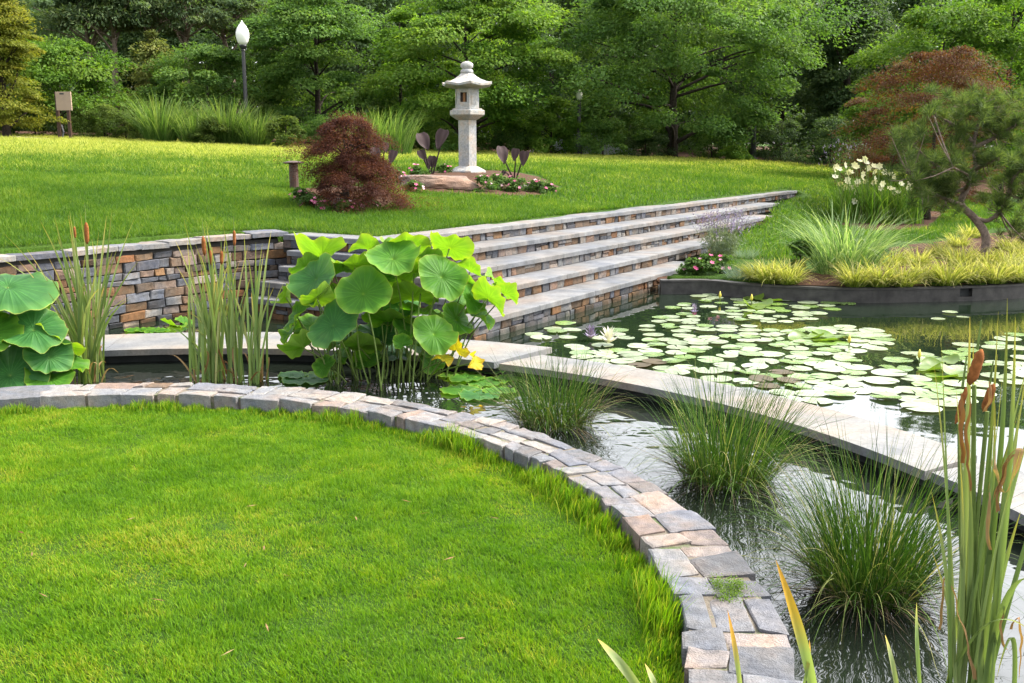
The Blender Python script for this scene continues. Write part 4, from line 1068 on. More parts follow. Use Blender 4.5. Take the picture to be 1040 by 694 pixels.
# pine on the right bank
p = ag(1000, 258, 9); s = p[1] / F; py_ = p[1]
root = thing('pine_tree', 'open branched young pine with crooked grey trunk on the pond bank', 'tree', p)
def A_(px, py, dy=0.0): return ay(px, py, py_ + dy)
mb = MB()
tr = [(p - [0, 0, .1], A_(1001, 240), A_(990, 222, .05), A_(976, 207, .1), A_(983, 190, .1), A_(991, 172, .1), A_(989, 145, .15), A_(996, 118, .2), A_(1000, 98, .2))]
mb.tube(spline(tr[0], 4), np.linspace(.068, .015, 33), 9)
limbs = [[(990, 222, .05), (1004, 224, 0), (1018, 212, -.1), (1024, 199, -.15), (1042, 202, -.2), (1062, 190, -.25)], [(978, 209, .1), (962, 203, -.1), (950, 197, -.2), (936, 190, -.3)], [(981, 192, .1), (966, 195, 0), (948, 192, -.1), (925, 180, -.2)], [(991, 172, .1), (965, 175, .3), (946, 165, .35), (930, 150, .4), (915, 140, .5)],
         [(990, 150, .15), (1010, 140, 0), (1030, 128, -.2), (1050, 120, -.2)], [(989, 145, .15), (970, 128, .3), (952, 118, .35)], [(996, 118, .2), (1015, 108, .3)], [(996, 118, .2), (982, 106, .1)], [(1024, 199, -.15), (1030, 180, -.3), (1046, 165, -.5)], [(991, 172, .1), (1005, 165, -.4), (1015, 160, -.7)], [(981, 192, .1), (985, 180, -.5), (968, 170, -.8)]]
tips = []
for L in limbs:
    P = spline([A_(*q) for q in L], 4); mb.tube(P, np.linspace(.036, .009, len(P)), 6)
    for k in np.linspace(.35, 1, 6): tips.append(P[int(k * (len(P) - 1))])
tufts = []
reg = [(905, 150), (918, 142), (925, 160), (935, 148), (950, 130), (945, 112), (960, 105), (975, 115), (985, 104), (1000, 104), (1015, 110), (1030, 112), (1005, 125), (1025, 130), (1040, 125), (1040, 145), (1025, 150), (915, 178), (928, 190), (940, 180), (955, 160), (960, 185), (945, 205), (965, 215), (930, 205), (1000, 200), (1012, 185), (1030, 170), (1040, 185), (1045, 205), (1030, 225), (1045, 235), (1015, 215), (980, 150), (968, 135), (1010, 165), (1055, 160), (1060, 190), (1060, 220), (1040, 250), (1025, 240), (970, 165), (938, 165), (1052, 135), (1055, 110), (990, 130)]
for (px, py) in reg:
    for k in range(5): tufts.append(A_(px + R.normal(0, 9), py + R.normal(0, 7), R.normal(0, .35)))
for t in tips: 
    for k in range(2): tufts.append(t + R.normal(size=3) * .06)
tufts = np.array(tufts)
nod = np.array(tips)
for t in tufts[::2]:
    k = int(np.argmin(np.linalg.norm(nod - t, axis=1))); mb.tube(spline([nod[k], (nod[k] + t) / 2 + [0, 0, -.03], t], 2), np.linspace(.011, .004, 5), 4)
mb.part('trunk', M['pine_bark'], root, True)
k = 80; n = len(tufts) * k; T = np.repeat(tufts, k, 0)
ax = np.repeat(np.stack([R.normal(0, .5, len(tufts)), R.normal(0, .4, len(tufts)) - .2, np.ones(len(tufts))], 1), k, 0)
D = rdir(n) + ax * .7; D /= np.linalg.norm(D, axis=1)[:, None]
Ln = R.uniform(.11, .2, n)
Pn = T + D * (Ln * .5)[:, None] + ax * (R.random(n) * .07)[:, None]
V, Fq, Cc = leafquads(Pn, D, rdir(n), Ln, .0075, np.clip(.6 * R.random(n) + .4 * np.repeat(R.random(len(tufts)), k), 0, 1))
part('crown', V, Fq, Tm('needle'), root, Cc)

# ---------------------------------------------------------------- lily pads
def pad_mesh(name, seed, notch=.16, wav=.02, n=26, up=0.0, mat='lily'):
    rs = np.random.default_rng(seed); V = [(0, 0, 0.004)]; C_ = [(rs.random(), 0, 0)]
    a = np.linspace(notch, 2 * math.pi - notch, n)
    for r in (.5, .93, 1.0):
        for t in a:
            q = r * (1 + .03 * math.sin(3 * t + seed) + .015 * math.sin(7 * t + seed * 2))
            z = .006 + wav * r * r * (math.sin(2 * t + seed) + .6 * math.sin(5 * t + seed)) * .5 + wav * .5 + up * max(0, math.cos(t - 2.2)) ** 2 * r ** 3 + (.02 * (r > .95) * up)
            V.append((q * math.cos(t), q * math.sin(t), max(.006, z))); C_.append((np.clip(rs.random() * .5 + .5 * r * rs.random(), 0, 1), 0, 0))
    Fc = [(0, 1 + i, 2 + i, 2 + i) for i in range(n - 1)]
    Fc = [(0, 1 + i, 2 + i) for i in range(n - 1)] + [(1 + k * n + i, 1 + (k + 1) * n + i, 2 + (k + 1) * n + i, 2 + k * n + i) for k in range(2) for i in range(n - 1)]
    return mesh(name, V, Fc, M[mat], np.array(C_), True)
flatp = [pad_mesh('lily_pad', i, .08 + .05 * (i % 3), .006 + .008 * (i % 2)) for i in range(6)] + [pad_mesh('lily_pad', 40 + i, .1 + .06 * i, .01 + .02 * i, mat='lily_green', up=.08 * (i == 2)) for i in range(3)]
upp = [pad_mesh('raised_lily_pad', 20 + i, .12, .05, up=.35 + .2 * i, mat='lily_up') for i in range(3)]
brn = [pad_mesh('brown_lily_pad', 30 + i, .2, .02, up=.06, mat='lily_brown') for i in range(2)]
placed = []
def inpond(x, y):
    q = (x - C0[0]) * N1[0] + (y - C0[1]) * N1[1]
    if math.hypot(x - RC[0], y - RC[1]) < 5.42 or q < 1.75: return False
    return float(ground(x, y)) < -.3
def pads(lab, boxes, count, rad=(.085, .135), group=None, meshes=flatp, tries=4000, ov=.76, name='lily_pad', tiltz=0.0):
    k = 0
    for _ in range(tries):
        if k >= count: break
        b = boxes[random.randrange(len(boxes))]
        u, v = random.uniform(-1, 1), random.uniform(-1, 1)
        if u * u + v * v > 1: continue
        p = at((b[0] + b[1]) / 2 + u * (b[1] - b[0]) / 2, (b[2] + b[3]) / 2 + v * (b[3] - b[2]) / 2, 0)
        r = random.uniform(*rad) * .9
        if not inpond(p[0], p[1]): continue
        if any((p[0] - q[0]) ** 2 + (p[1] - q[1]) ** 2 < (ov * (r + q[2])) ** 2 for q in placed): continue
        placed.append((p[0], p[1], r))
        o = link(name, random.choice(meshes), None, (p[0], p[1], .004 + .0025 * (len(placed) % 5)))
        o.scale = (r, r, r); o.rotation_euler = (random.gauss(0, .015), random.gauss(0, .015), random.uniform(0, 6.28))
        tag(o, lab, 'lily pad', group); k += 1
pads('raised green lily pad with upturned edge in the far raft near the timber edging', [(752, 790, 304, 314)], 5, (.11, .14), 'raised pads of the far raft', upp, ov=.5)
pads('raised yellow green lily pad in the middle raft of the pond', [(805, 850, 338, 348)], 6, (.11, .14), 'raised pads of the middle raft', upp, ov=.5)
pads('raised green lily pad in the right raft beside the cattails', [(925, 985, 366, 384)], 6, (.11, .14), 'raised pads of the right raft', upp, ov=.5)
pads('browning lily pad near the curved coping slab', [(770, 815, 376, 400), (640, 670, 366, 374)], 6, (.10, .13), 'browning pads', brn, ov=.5)
pads('flat pale lily pad in the far raft under the timber edging', [(672, 830, 299, 318), (740, 832, 312, 329), (745, 800, 298, 312)], 40, (.085, .125), 'pads of the far raft')
pads('flat pale lily pad at the right tail of the far raft', [(800, 868, 305, 316)], 7, (.10, .13), 'pads at the tail of the far raft')
pads('flat pale lily pad in the thin row near the steps', [(660, 712, 319, 332)], 9, (.08, .12), 'pads in the row near the steps')
pads('flat pale lily pad in the middle of the pond left of the middle raft', [(684, 790, 330, 352)], 22, (.09, .13), 'pads left of the middle raft')
pads('flat pale lily pad in the middle raft', [(785, 905, 332, 362)], 32, (.09, .135), 'pads of the middle raft')
pads('flat pale lily pad floating among the first pads in front of the steps', [(537, 625, 328, 358)], 10, (.095, .12), 'pads in front of the steps')
pads('flat pale lily pad between the steps and the curved coping slab', [(610, 700, 330, 366)], 18, (.09, .125), 'pads between the steps and the slab')
pads('flat pale lily pad crowded against the far side of the curved coping slab', [(600, 700, 358, 385), (660, 800, 352, 400), (560, 640, 358, 372)], 38, (.10, .14), 'pads crowded along the slab', ov=.72)
pads('flat pale lily pad between the middle raft and the third rush clump', [(770, 880, 358, 410)], 38, (.10, .14), 'pads above the third rush clump', ov=.8)
pads('flat pale lily pad in the right raft left of the tall cattails', [(885, 1000, 360, 416)], 22, (.11, .15), 'pads of the right raft')
pads('flat pale lily pad behind the tall cattails near the right edge', [(960, 1060, 338, 395)], 18, (.10, .15), 'pads behind the cattails')
pads('lone small lily pad on open dark water below the golden grasses', [(935, 990, 318, 330)], 3, (.07, .09), 'lone pads on open water')

def water_lily(lab, px, py, r, mat, name='water_lily'):
    p = at(px, py, 0); V = []
    parts_ = [petals(p + [0, 0, .02 + .02 * k], (0, 0, 1), r * (1 - .18 * k), 9 - k, .42) for k in range(4)]
    Vs = []
    for k, (v, f_, c_) in enumerate(parts_):
        v = v.copy(); d = np.linalg.norm(v[:, :2] - p[:2], axis=1); v[:, 2] += d * (.25 + .45 * k); Vs.append((v, f_, c_))
    V, Fq, Cc = cat(*Vs); solo(name, V, Fq, mat, lab, 'flower', p, None, Cc)
water_lily('white water lily bloom among the pads in front of the steps', 618, 351, .11, M['white_petal'])
water_lily('pale violet water lily bloom left of the white one', 600, 346, .08, M['violet'])
water_lily('small violet water lily bloom between the far pads and the steps', 705, 320, .055, M['violet'])
for px, py, lab in ((731, 303, 'above the far raft of pads'), (763, 306, 'in the raised pads of the far raft'), (862, 350, 'right of the raised middle pads'), (933, 366, 'among the right raft of pads')):
    p = at(px, py + 4, 0); root = thing('water_lily_bud', 'yellow green water lily bud ' + lab, 'flower bud', p, 'lily buds above the pads')
    mb = MB(); mb.tube([p + [0, 0, -.05], p + [.004, 0, .06]], .006, 5); mb.part('stalk', M['lotus_stem'], root)
    mb = MB(); mb.lathe([(.006, p[2] + .05), (.014, p[2] + .065), (.016, p[2] + .085), (.003, p[2] + .125)], 8, p[0], p[1]); mb.part('bud', M['bud'], root, True)

# ---------------------------------------------------------------- lotus
def lotus_leaf(c, nrm, r, seed, cup=.10, wav=.10, fold=0.0, K=11, n=60):
    rs = np.random.default_rng(seed); nrm = np.array(nrm, float); nrm /= np.linalg.norm(nrm)
    ref = np.array([0, 0, 1.0]) if abs(nrm[2]) < .9 else np.array([0, 1.0, 0])
    u = np.cross(ref, nrm); u /= np.linalg.norm(u); v = np.cross(nrm, u)
    ph = rs.uniform(0, 6.28, 5); V = []; C_ = []
    for i in range(K + 1):
        q = i / K
        for j in range(n):
            a = 2 * math.pi * j / n
            e = 1 + .05 * math.sin(2 * a + ph[3]) + .035 * math.sin(5 * a + ph[0]) + .02 * math.sin(11 * a + ph[1])
            rr = r * q * e
            h = r * (cup * q * q - .07 * math.exp(-(q / .12) ** 2) + wav * q ** 2.2 * (math.sin(2 * a + ph[2]) * .8 + .6 * math.sin(3 * a + ph[4]) + .25 * math.sin(8 * a + ph[0]))) + r * .035 * q ** 5 * math.sin(13 * a + ph[1]) + r * .03 * q ** 4 * math.sin(9 * a + ph[3])
            h += fold * r * abs(math.cos(a + ph[1])) * q * e
            h += .012 * r * (1 if j % 3 == 0 else 0) * (q > .08) * (q < .95) * -1
            rr *= (1 - .35 * abs(fold) * abs(math.cos(a + ph[1])))
            V.append(np.array(c) + u * rr * math.cos(a) + v * rr * math.sin(a) + nrm * h)
            C_.append((0, q, (1.0 if j % 3 == 0 else 0.0) * (1 - .5 * q)))
    Fc = np.array([(i * n + j, i * n + (j + 1) % n, (i + 1) * n + (j + 1) % n, (i + 1) * n + j) for i in range(K) for j in range(n)])
    return np.array(V), Fc[:, ::-1].copy(), np.array(C_)
def lotus_plant(lab, basepx, Yd, spread, leaves, extra, seed):
    b = at(*basepx, 0)
    root = thing('lotus_plant', lab, 'lotus', b)
    rs = np.random.default_rng(seed)
    for i, L in enumerate(leaves):
        px, py, dy, wpx, nrm, mk = L[:6]; kw = L[6] if len(L) > 6 else {}
        c = ay(px, py, Yd + dy); r = wpx * .505 * (Yd + dy) / F
        kw = dict(kw); kw['wav'] = kw.get('wav', .1) * 1.4 + .05
        V, Fc, C_ = lotus_leaf(c, nrm, r, seed * 50 + i, **kw)
        lf = part('leaf', V, Fc, M[mk], root, C_, True)
        q = b + np.array([(c[0] - b[0]) * .55 + rs.normal(0, .04), rs.normal(0, spread * .5), -.05])
        mid = q * .45 + c * .55 + np.array([rs.normal(0, .02), 0, 0]); mid[0] = q[0] * .6 + c[0] * .4
        mb = MB(); mb.tube(spline([q, mid, c - np.array(nrm) / np.linalg.norm(nrm) * .015], 6), np.linspace(.0065, .005, 13), 6); mb.part('stalk', M['lotus_stem'], lf, True)
    for k in range(extra):
        q = b + np.array([rs.uniform(-1, 1) * spread * 1.35, rs.normal(0, spread * .5), -.05]); t = q + np.array([rs.normal(0, .07), rs.normal(0, .05), rs.uniform(.2, .55)])
        mb = MB(); mb.tube(spline([q, (q + t) / 2 + [rs.normal(0, .015), 0, 0], t], 4), np.linspace(.008, .005, 9), 5); mb.part('stalk', M['lotus_stem'], root, True)
Lf = [
 (369, 298, -.28, 56, (-.08, -.8, .58), 'lotus', dict(cup=.12, wav=.10)),
 (338, 330, -.30, 58, (-.35, -.6, .72), 'lotus_blue', dict(cup=.04, wav=.06)),
 (320, 283, -.05, 56, (-.45, -.62, .62), 'lotus_blue', dict(cup=.10, wav=.10)),
 (399, 262, -.15, 58, (.02, -.45, .88), 'lotus', dict(cup=.14, wav=.08)),
 (457, 251, .05, 46, (.30, .62, .70), 'lotus_lime', dict(cup=.10, wav=.09)),
 (449, 281, -.2, 52, (.30, -.72, .60), 'lotus', dict(cup=.05, wav=.08)),
 (327, 258, .18, 56, (-.10, .55, .82), 'lotus_lime', dict(cup=.18, wav=.16, fold=.25)),
 (360, 270, .1, 44, (-.05, .45, .85), 'lotus_lime', dict(cup=.15, wav=.12)),
 (497, 303, -.1, 46, (.62, .45, .55), 'lotus_lime', dict(cup=.12, wav=.15)),
 (513, 298, .05, 34, (.55, .4, .72), 'lotus_lime', dict(cup=.12, wav=.16)),
 (441, 339, -.32, 48, (.25, -.62, .72), 'lotus', dict(cup=.05, wav=.08)),
 (307, 352, -.15, 44, (-.55, .45, .65), 'lotus', dict(cup=.16, wav=.15, fold=.2)),
 (289, 301, .05, 26, (-.75, .2, .5), 'lotus_lime', dict(cup=.2, wav=.25)),
 (322, 303, -.2, 36, (-.3, .6, .7), 'lotus_lime', dict(cup=.1, wav=.14)),
 (301, 322, -.05, 38, (-.7, -.3, .6), 'lotus', dict(cup=.1, wav=.1)),
 (420, 302, .05, 50, (0, .5, .8), 'lotus_lime', dict(cup=.1, wav=.1)),
 (464, 325, -.05, 42, (.6, -.4, .6), 'lotus', dict(cup=.1, wav=.12)),
 (478, 304, -.05, 36, (.75, -.3, .5), 'lotus', dict(cup=.1, wav=.1)),
 (464, 355, -.2, 26, (.4, .6, .4), 'lotus_yellow', dict(cup=.1, wav=.28, fold=.3)),
 (481, 368, -.2, 22, (.7, -.3, .4), 'lotus_yellow', dict(cup=.1, wav=.3, fold=.3)),
 (450, 364, -.25, 22, (.2, -.2, .95), 'lotus_yellow', dict(cup=.0, wav=.2)),
 (409, 349, -.35, 20, (.1, -.7, .6), 'lotus', dict(cup=.3, wav=.2, fold=.3)),
 (366, 352, .0, 46, (0, .5, .8), 'lotus', dict(cup=.1, wav=.1)),
 (412, 252, .12, 54, (.1, .5, .86), 'lotus_lime', dict(cup=.12, wav=.14)),
 (421, 276, .0, 44, (.15, .5, .8), 'lotus_lime', dict(cup=.1, wav=.12)),
 (470, 285, .15, 44, (.5, .3, .75), 'lotus', dict(cup=.12, wav=.12)),
 (394, 325, .1, 56, (0, .35, .9), 'lotus', dict(cup=.08, wav=.1)),
 (395, 292, .25, 56, (0, .4, .9), 'lotus_lime', dict(cup=.1, wav=.12)),
 (345, 300, .3, 52, (-.2, .4, .85), 'lotus', dict(cup=.1, wav=.1)),
 (430, 318, .2, 50, (.2, .3, .9), 'lotus', dict(cup=.1, wav=.1)),
 (372, 366, .1, 34, (-.2, -.5, .8), 'lotus', dict(cup=.14, wav=.14)),
 (400, 360, .2, 38, (.2, -.3, .9), 'lotus_blue', dict(cup=.14, wav=.14)),
 (436, 368, .1, 30, (.5, -.4, .7), 'lotus', dict(cup=.14, wav=.18)),
 (345, 362, .2, 34, (-.5, -.2, .8), 'lotus', dict(cup=.14, wav=.16)),
 (455, 345, .15, 34, (.5, .3, .8), 'lotus', dict(cup=.14, wav=.16)),
 (413, 335, .0, 34, (.3, -.3, .9), 'lotus', dict(cup=.16, wav=.18, fold=.15)),
 (383, 280, .0, 40, (.1, -.3, .9), 'lotus', dict(cup=.1, wav=.14)),
 (432, 262, .1, 40, (.2, .3, .9), 'lotus_lime', dict(cup=.12, wav=.16)),
 (340, 278, .2, 42, (-.3, .3, .9), 'lotus', dict(cup=.12, wav=.16)),
 (478, 275, .2, 36, (.4, .3, .8), 'lotus_lime', dict(cup=.12, wav=.18)),
 (310, 270, .25, 34, (-.4, .3, .8), 'lotus', dict(cup=.12, wav=.16)),
 (488, 322, .0, 34, (.6, -.2, .7), 'lotus', dict(cup=.12, wav=.18)),
 (505, 285, .2, 30, (.5, .2, .8), 'lotus_lime', dict(cup=.12, wav=.2)),
 (375, 252, .2, 38, (0, .4, .9), 'lotus_lime', dict(cup=.12, wav=.16)),
 (330, 372, -.1, 26, (-.3, -.6, .6), 'lotus', dict(cup=.1, wav=.15)),
 (385, 340, .15, 54, (.1, -.35, .9), 'lotus_blue', dict(cup=.1, wav=.12)),
 (352, 345, .25, 50, (-.3, -.2, .9), 'lotus_blue', dict(cup=.1, wav=.12)),
 (424, 350, .2, 46, (.2, -.3, .9), 'lotus', dict(cup=.1, wav=.12)),
 (318, 330, .2, 44, (-.4, -.4, .8), 'lotus', dict(cup=.1, wav=.14)),
 (296, 338, .1, 30, (-.7, -.2, .6), 'lotus', dict(cup=.12, wav=.2)),
 (455, 300, .25, 46, (.4, -.3, .8), 'lotus', dict(cup=.1, wav=.12)),
 (403, 312, .3, 50, (0, -.5, .8), 'lotus_blue', dict(cup=.1, wav=.1)),
]
lotus_plant('tall lotus clump of big round green and lime leaves in the middle of the moat', (392, 384), 7.35, .34, Lf, 26, 3)
Ll_ = [
 (8, 290, .1, 92, (.25, -.25, .93), 'lotus_blue', dict(cup=-.12, wav=.06)),
 (-2, 312, .2, 60, (.2, -.1, .95), 'lotus', dict(cup=.0, wav=.08)),
 (34, 334, .0, 66, (.15, -.45, .85), 'lotus_blue', dict(cup=-.05, wav=.08)),
 (58, 345, .15, 56, (.5, .4, .7), 'lotus_lime', dict(cup=.1, wav=.1)),
 (14, 345, .2, 50, (-.1, .3, .9), 'lotus_lime', dict(cup=.1, wav=.14)),
 (66, 366, .1, 50, (.5, -.1, .8), 'lotus', dict(cup=.1, wav=.1)),
 (50, 362, -.05, 46, (.3, -.6, .6), 'lotus_blue', dict(cup=.1, wav=.1)),
 (10, 380, -.15, 78, (.05, -.6, .75), 'lotus_blue', dict(cup=.02, wav=.06)),
 (50, 383, -.1, 50, (.2, -.35, .9), 'lotus', dict(cup=.03, wav=.08)),
 (-14, 340, -.1, 70, (.1, -.5, .8), 'lotus', dict(cup=.05, wav=.08)),
 (30, 310, .3, 40, (.5, -.5, .6), 'lotus', dict(cup=.2, wav=.2, fold=.3)),
]
lotus_plant('lotus clump with drooping bluish leaves at the left edge behind the curb', (20, 389), 6.95, .25, Ll_, 8, 4)
lotus_plant('small lotus leaf standing in the dark water in front of the left steps', (178, 336), 9.7, .1, [(176, 330, 0, 26, (.2, .3, .85), 'lotus_lime', dict(cup=.15, wav=.12)), (187, 327, .1, 18, (.5, -.2, .8), 'lotus', dict(cup=.1, wav=.1))], 0, 5)
# floating leaves round the lotus
fp = [(310, 386, .17, 'lotus_blue'), (326, 380, .13, 'lotus'), (297, 381, .12, 'lotus_blue'), (474, 384, .14, 'lotus'), (494, 388, .15, 'lotus'), (468, 396, .15, 'lotus'), (488, 401, .16, 'lotus_blue'), (508, 397, .12, 'lotus'), (458, 381, .1, 'lotus_lime'), (482, 376, .12, 'lotus'), (516, 384, .11, 'lotus'), (500, 377, .1, 'lotus_blue')]
for i, (px, py, r, mk) in enumerate(fp):
    c = at(px, py, .012 + .003 * (i % 4)); V, Fc, C_ = lotus_leaf(c, (0, 0, 1), r, 900 + i, .02, .035)
    V[:, 2] = np.maximum(V[:, 2], .006)
    solo('floating_lotus_leaf', V, Fc, M[mk], ('lotus leaf lying flat on the moat left of the lotus stalks' if px < 400 else 'lotus leaf lying flat between the lotus stalks and first rush clump'), 'lotus leaf', c, 'floating leaves left of the lotus' if px < 400 else 'floating leaves right of the lotus', C_, True)
for i, (px, py) in enumerate([(140, 338 - 3), (150, 335), (160, 336)]):
    c = at(px, py, .012); V, Fc, C_ = lotus_leaf(c, (0, 0, 1), .12, 950 + i, .02, .03); V[:, 2] = np.maximum(V[:, 2], .006)
    solo('floating_lotus_leaf', V, Fc, M['lotus'], 'lotus leaf floating on dark water below the retaining wall', 'lotus leaf', c, 'floating leaves below the wall', C_, True)

# ---------------------------------------------------------------- cattails and reeds
def ribbon(P0, P1, P2, wid, segs=9, face=None, rnd=None, twist=.5):
    P = []; P0, P1, P2 = map(np.asarray, (P0, P1, P2))
    t = np.linspace(0, 1, segs + 1)[:, None]
    P = P0 * (1 - t) ** 2 + 2 * P1 * t * (1 - t) + P2 * t * t
    a0 = R.uniform(-.5, .5) if face is None else face
    V = []; C_ = []; rnd = R.random() if rnd is None else rnd
    for i in range(segs + 1):
        tt = i / segs; a = a0 + twist * tt * R.choice([-1, 1]) * 0 + twist * tt
        s_ = np.array([math.cos(a), math.sin(a), 0]); w_ = wid * (.85 + .3 * tt if tt < .35 else .95 * (1 - ((tt - .35) / .65) ** 2.2) + .04) / 2
        f_ = np.array([-s_[1], s_[0], 0]) * w_ * .55
        V += [P[i] - s_ * w_, P[i] + f_, P[i] + s_ * w_]; C_ += [(min(1, rnd * 1.12), tt, 0), (rnd * .8, tt, 0), (min(1, rnd * 1.05), tt, 0)]
    Fq = np.array([(3 * i + k, 3 * i + k + 1, 3 * i + k + 4, 3 * i + k + 3) for i in range(segs) for k in (0, 1)])
    return np.array(V, float), Fq, np.array(C_, float)
def cattail(lab, basepx, topy, wpx, nb, heads, seed, group=None, wid=.0185, dry=6):
    b = at(*basepx, 0); Yd = b[1]; s = Yd / F
    root = thing('cattail_clump', lab, 'cattail', b, group)
    H = ay(basepx[0], topy, Yd)[2]
    rib = []
    for i in range(nb):
        q = b + np.array([R.normal(0, 5) * s, R.normal(0, .08), -.03]); tip = b + np.array([R.normal(0, wpx / 2.6) * s, R.normal(0, .15), H * R.uniform(.5, 1.0)])
        mid = (q + tip) / 2 + np.array([-(tip[0] - q[0]) * .25, 0, H * .08])
        if R.random() < .15: tip = tip + np.array([R.choice([-1, 1]) * .16, -.05, -.2 * H])
        rib.append(ribbon(q, mid, tip, wid * R.uniform(.7, 1.2)))
    V, Fq, Cc = cat(*rib); part('leaves', V, Fq, M['cattail'], root, Cc)
    rib = []
    for i in range(dry):
        q = b + np.array([R.normal(0, 5) * s, R.normal(0, .06), .0]); tip = q + np.array([R.normal(0, .12), R.normal(0, .08), R.uniform(.03, .3)])
        rib.append(ribbon(q, (q + tip) / 2 + [R.normal(0, .03), 0, .14], tip, wid * .8))
    if rib:
        V, Fq, Cc = cat(*rib); part('dry_leaves', V, Fq, M['dry'], root, Cc)
    for (px, py, wp_, hp) in heads:
        c = ay(px, py, Yd + R.uniform(-.03, .03)); h = hp * s / 2; r = wp_ * s / 2; q = b + np.array([R.normal(0, 3) * s, 0, 0]); ln = (c[0] - q[0]) / c[2] * .5
        mb = MB(); mb.tube(spline([q, (q + c) / 2, c - [0, 0, h]], 4), .004, 5); mb.tube([c + [0, 0, h], c + [ln * .1, 0, h + hp * s * .9]], [.003, .0015], 5); stk = mb.part('flower_stalk', M['lotus_stem'], root)
        mb = MB(); Z = np.linspace(-1, 1, 9); mb.tube([c + [ln * h * z_, 0, h * z_] for z_ in Z], [r * (1 - abs(z_) ** 5 * .75) for z_ in Z], 10); mb.part('seed_head', M['cattail_head'], stk, True)
cattail('pale green cattail clump standing left, nearest the left lotus', (94, 387), 208, 78, 46, [(88, 237, 4.5, 22), (76, 236, 2.5, 12)], 1, 'cattails in the moat')
cattail('slim cattail bunch with white bent leaf, left of the brown headed bunch', (199, 388), 240, 22, 9, [], 2, 'cattails in the moat', dry=2)
cattail('cattail bunch with three brown seed heads in the middle of the left row', (219, 388), 216, 52, 36, [(207, 250, 4, 20), (214, 262, 3, 16), (225, 262, 3.5, 14)], 3, 'cattails in the moat')
cattail('upright cattail bunch with sparse leaves, third of the left row', (241, 388), 222, 34, 16, [(238, 242, 3, 16)], 4, 'cattails in the moat')
cattail('cattail bunch with drying orange tips closest to the lotus clump', (262, 388), 234, 36, 18, [], 5, 'cattails in the moat')

# big cattail clump on the right, near the camera
b = at(992, 735, 0); Yd = b[1]; s = Yd / F
root = thing('cattail_clump', 'tall near cattail clump with torn brown seed heads at the right edge', 'cattail', b)
spec_ = [(1016, 303, 12, 965), (990, 322, 11, 960), (1026, 322, 11, 990), (1046, 365, 12, 985), (1052, 400, 12, 990), (1036, 345, 10, 1000), (976, 350, 10, 950), (970, 395, 10, 945), (1006, 360, 9, 975), (1000, 410, 11, 968), (1048, 430, 12, 1000), (958, 500, 9, 955), (1030, 420, 10, 980), (984, 450, 10, 962), (1060, 470, 12, 1005), (1010, 470, 10, 985), (950, 560, 8, 940), (1046, 520, 11, 1000), (968, 470, 8, 950), (1022, 380, 9, 978), (1060, 560, 11, 1010), (933, 590, 7, 945), (994, 520, 10, 975), (1055, 330, 10, 985)]
rib = []
spec_ = [(a_ + R.normal(0, 13), b_, c_ * R.uniform(.55, .85), d_ + R.normal(0, 9)) for a_, b_, c_, d_ in spec_[:20]] + [(a_ + R.normal(0, 16), b_ + R.uniform(10, 110), c_ * R.uniform(.3, .6), d_ + R.normal(0, 8)) for a_, b_, c_, d_ in spec_[:7]]
for (tx, ty, w_, bx) in spec_:
    q = np.array([ay(bx, 694, Yd)[0] * .6 + b[0] * .4, Yd + R.normal(0, .05), -.03]); tip = ay(tx, ty, Yd + R.normal(0, .08))
    mid = (q + tip) / 2 + np.array([-(tip[0] - q[0]) * .25 + R.normal(0, .03), 0, .05]); rib.append(ribbon(q, mid, tip, w_ * s, 12, rnd=R.random() * .85))
for (x0, y0, x1, y1, x2, y2, w_) in [(1030, 700, 1035, 600, 1012, 690, 9), (1000, 700, 1020, 570, 1050, 590, 8), (960, 700, 1000, 600, 1045, 640, 7)]:
    rib.append(ribbon(ay(x0, y0, Yd), ay(x1, y1, Yd - .1), ay(x2, y2, Yd - .1), w_ * s, 12, rnd=.4))
V, Fq, Cc = cat(*rib); part('leaves', V, Fq, M['cattail'], root, Cc)
rib = []
for (x0, y0, x1, y1, x2, y2, w_) in [(1012, 520, 1015, 470, 1034, 455, 9), (1034, 455, 1038, 470, 1022, 500, 10), (1020, 500, 1006, 480, 1012, 460, 9), (1030, 462, 1020, 478, 1008, 508, 7), (985, 500, 980, 440, 984, 400, 5), (1000, 420, 1006, 410, 1004, 388, 10), (978, 470, 977, 430, 976, 398, 7), (1005, 560, 1000, 520, 1008, 480, 6), (1028, 640, 1040, 600, 1036, 690, 7), (955, 640, 962, 560, 958, 600, 6), (990, 690, 975, 620, 963, 590, 7), (1022, 660, 1010, 630, 1030, 600, 6)]:
    rib.append(ribbon(ay(x0, y0, Yd - .05), ay(x1, y1, Yd - .08), ay(x2, y2, Yd - .05), w_ * s * .7, 16, rnd=R.random(), twist=R.uniform(-3, 3)))
V, Fq, Cc = cat(*rib); V = V + np.array([np.array(mnoise.noise_vector(Vector(v) * 22)) for v in V]) * .009; part('dry_leaves', V, Fq, M['dry'], root, Cc)
for (px, py, wp_, hp) in [(991, 373, 11, 38), (976, 412, 6, 40), (1004, 404, 8, 30)]:
    c = ay(px, py, Yd); h = hp * s / 2; r = wp_ * s / 2; q = b + np.array([R.normal(0, .03), 0, 0])
    mb = MB(); mb.tube(spline([q, (q + c) / 2 + [-.02, 0, 0], c - [0, 0, h]], 5), .006, 6); mb.tube([c + [0, 0, h], c + [.004, 0, h + hp * s * .8]], [.004, .002], 5); stk = mb.part('flower_stalk', M['lotus_stem'], root)
    mb = MB(); Z = np.linspace(-1, 1, 13); mb.tube([c + [.012 * z_ + R.normal(0, .001), 0, h * z_] for z_ in Z], [r * (1 - abs(z_) ** 4 * .8) * R.uniform(.88, 1.08) for z_ in Z], 12); mb.part('seed_head', M['cattail_head'], stk, True)

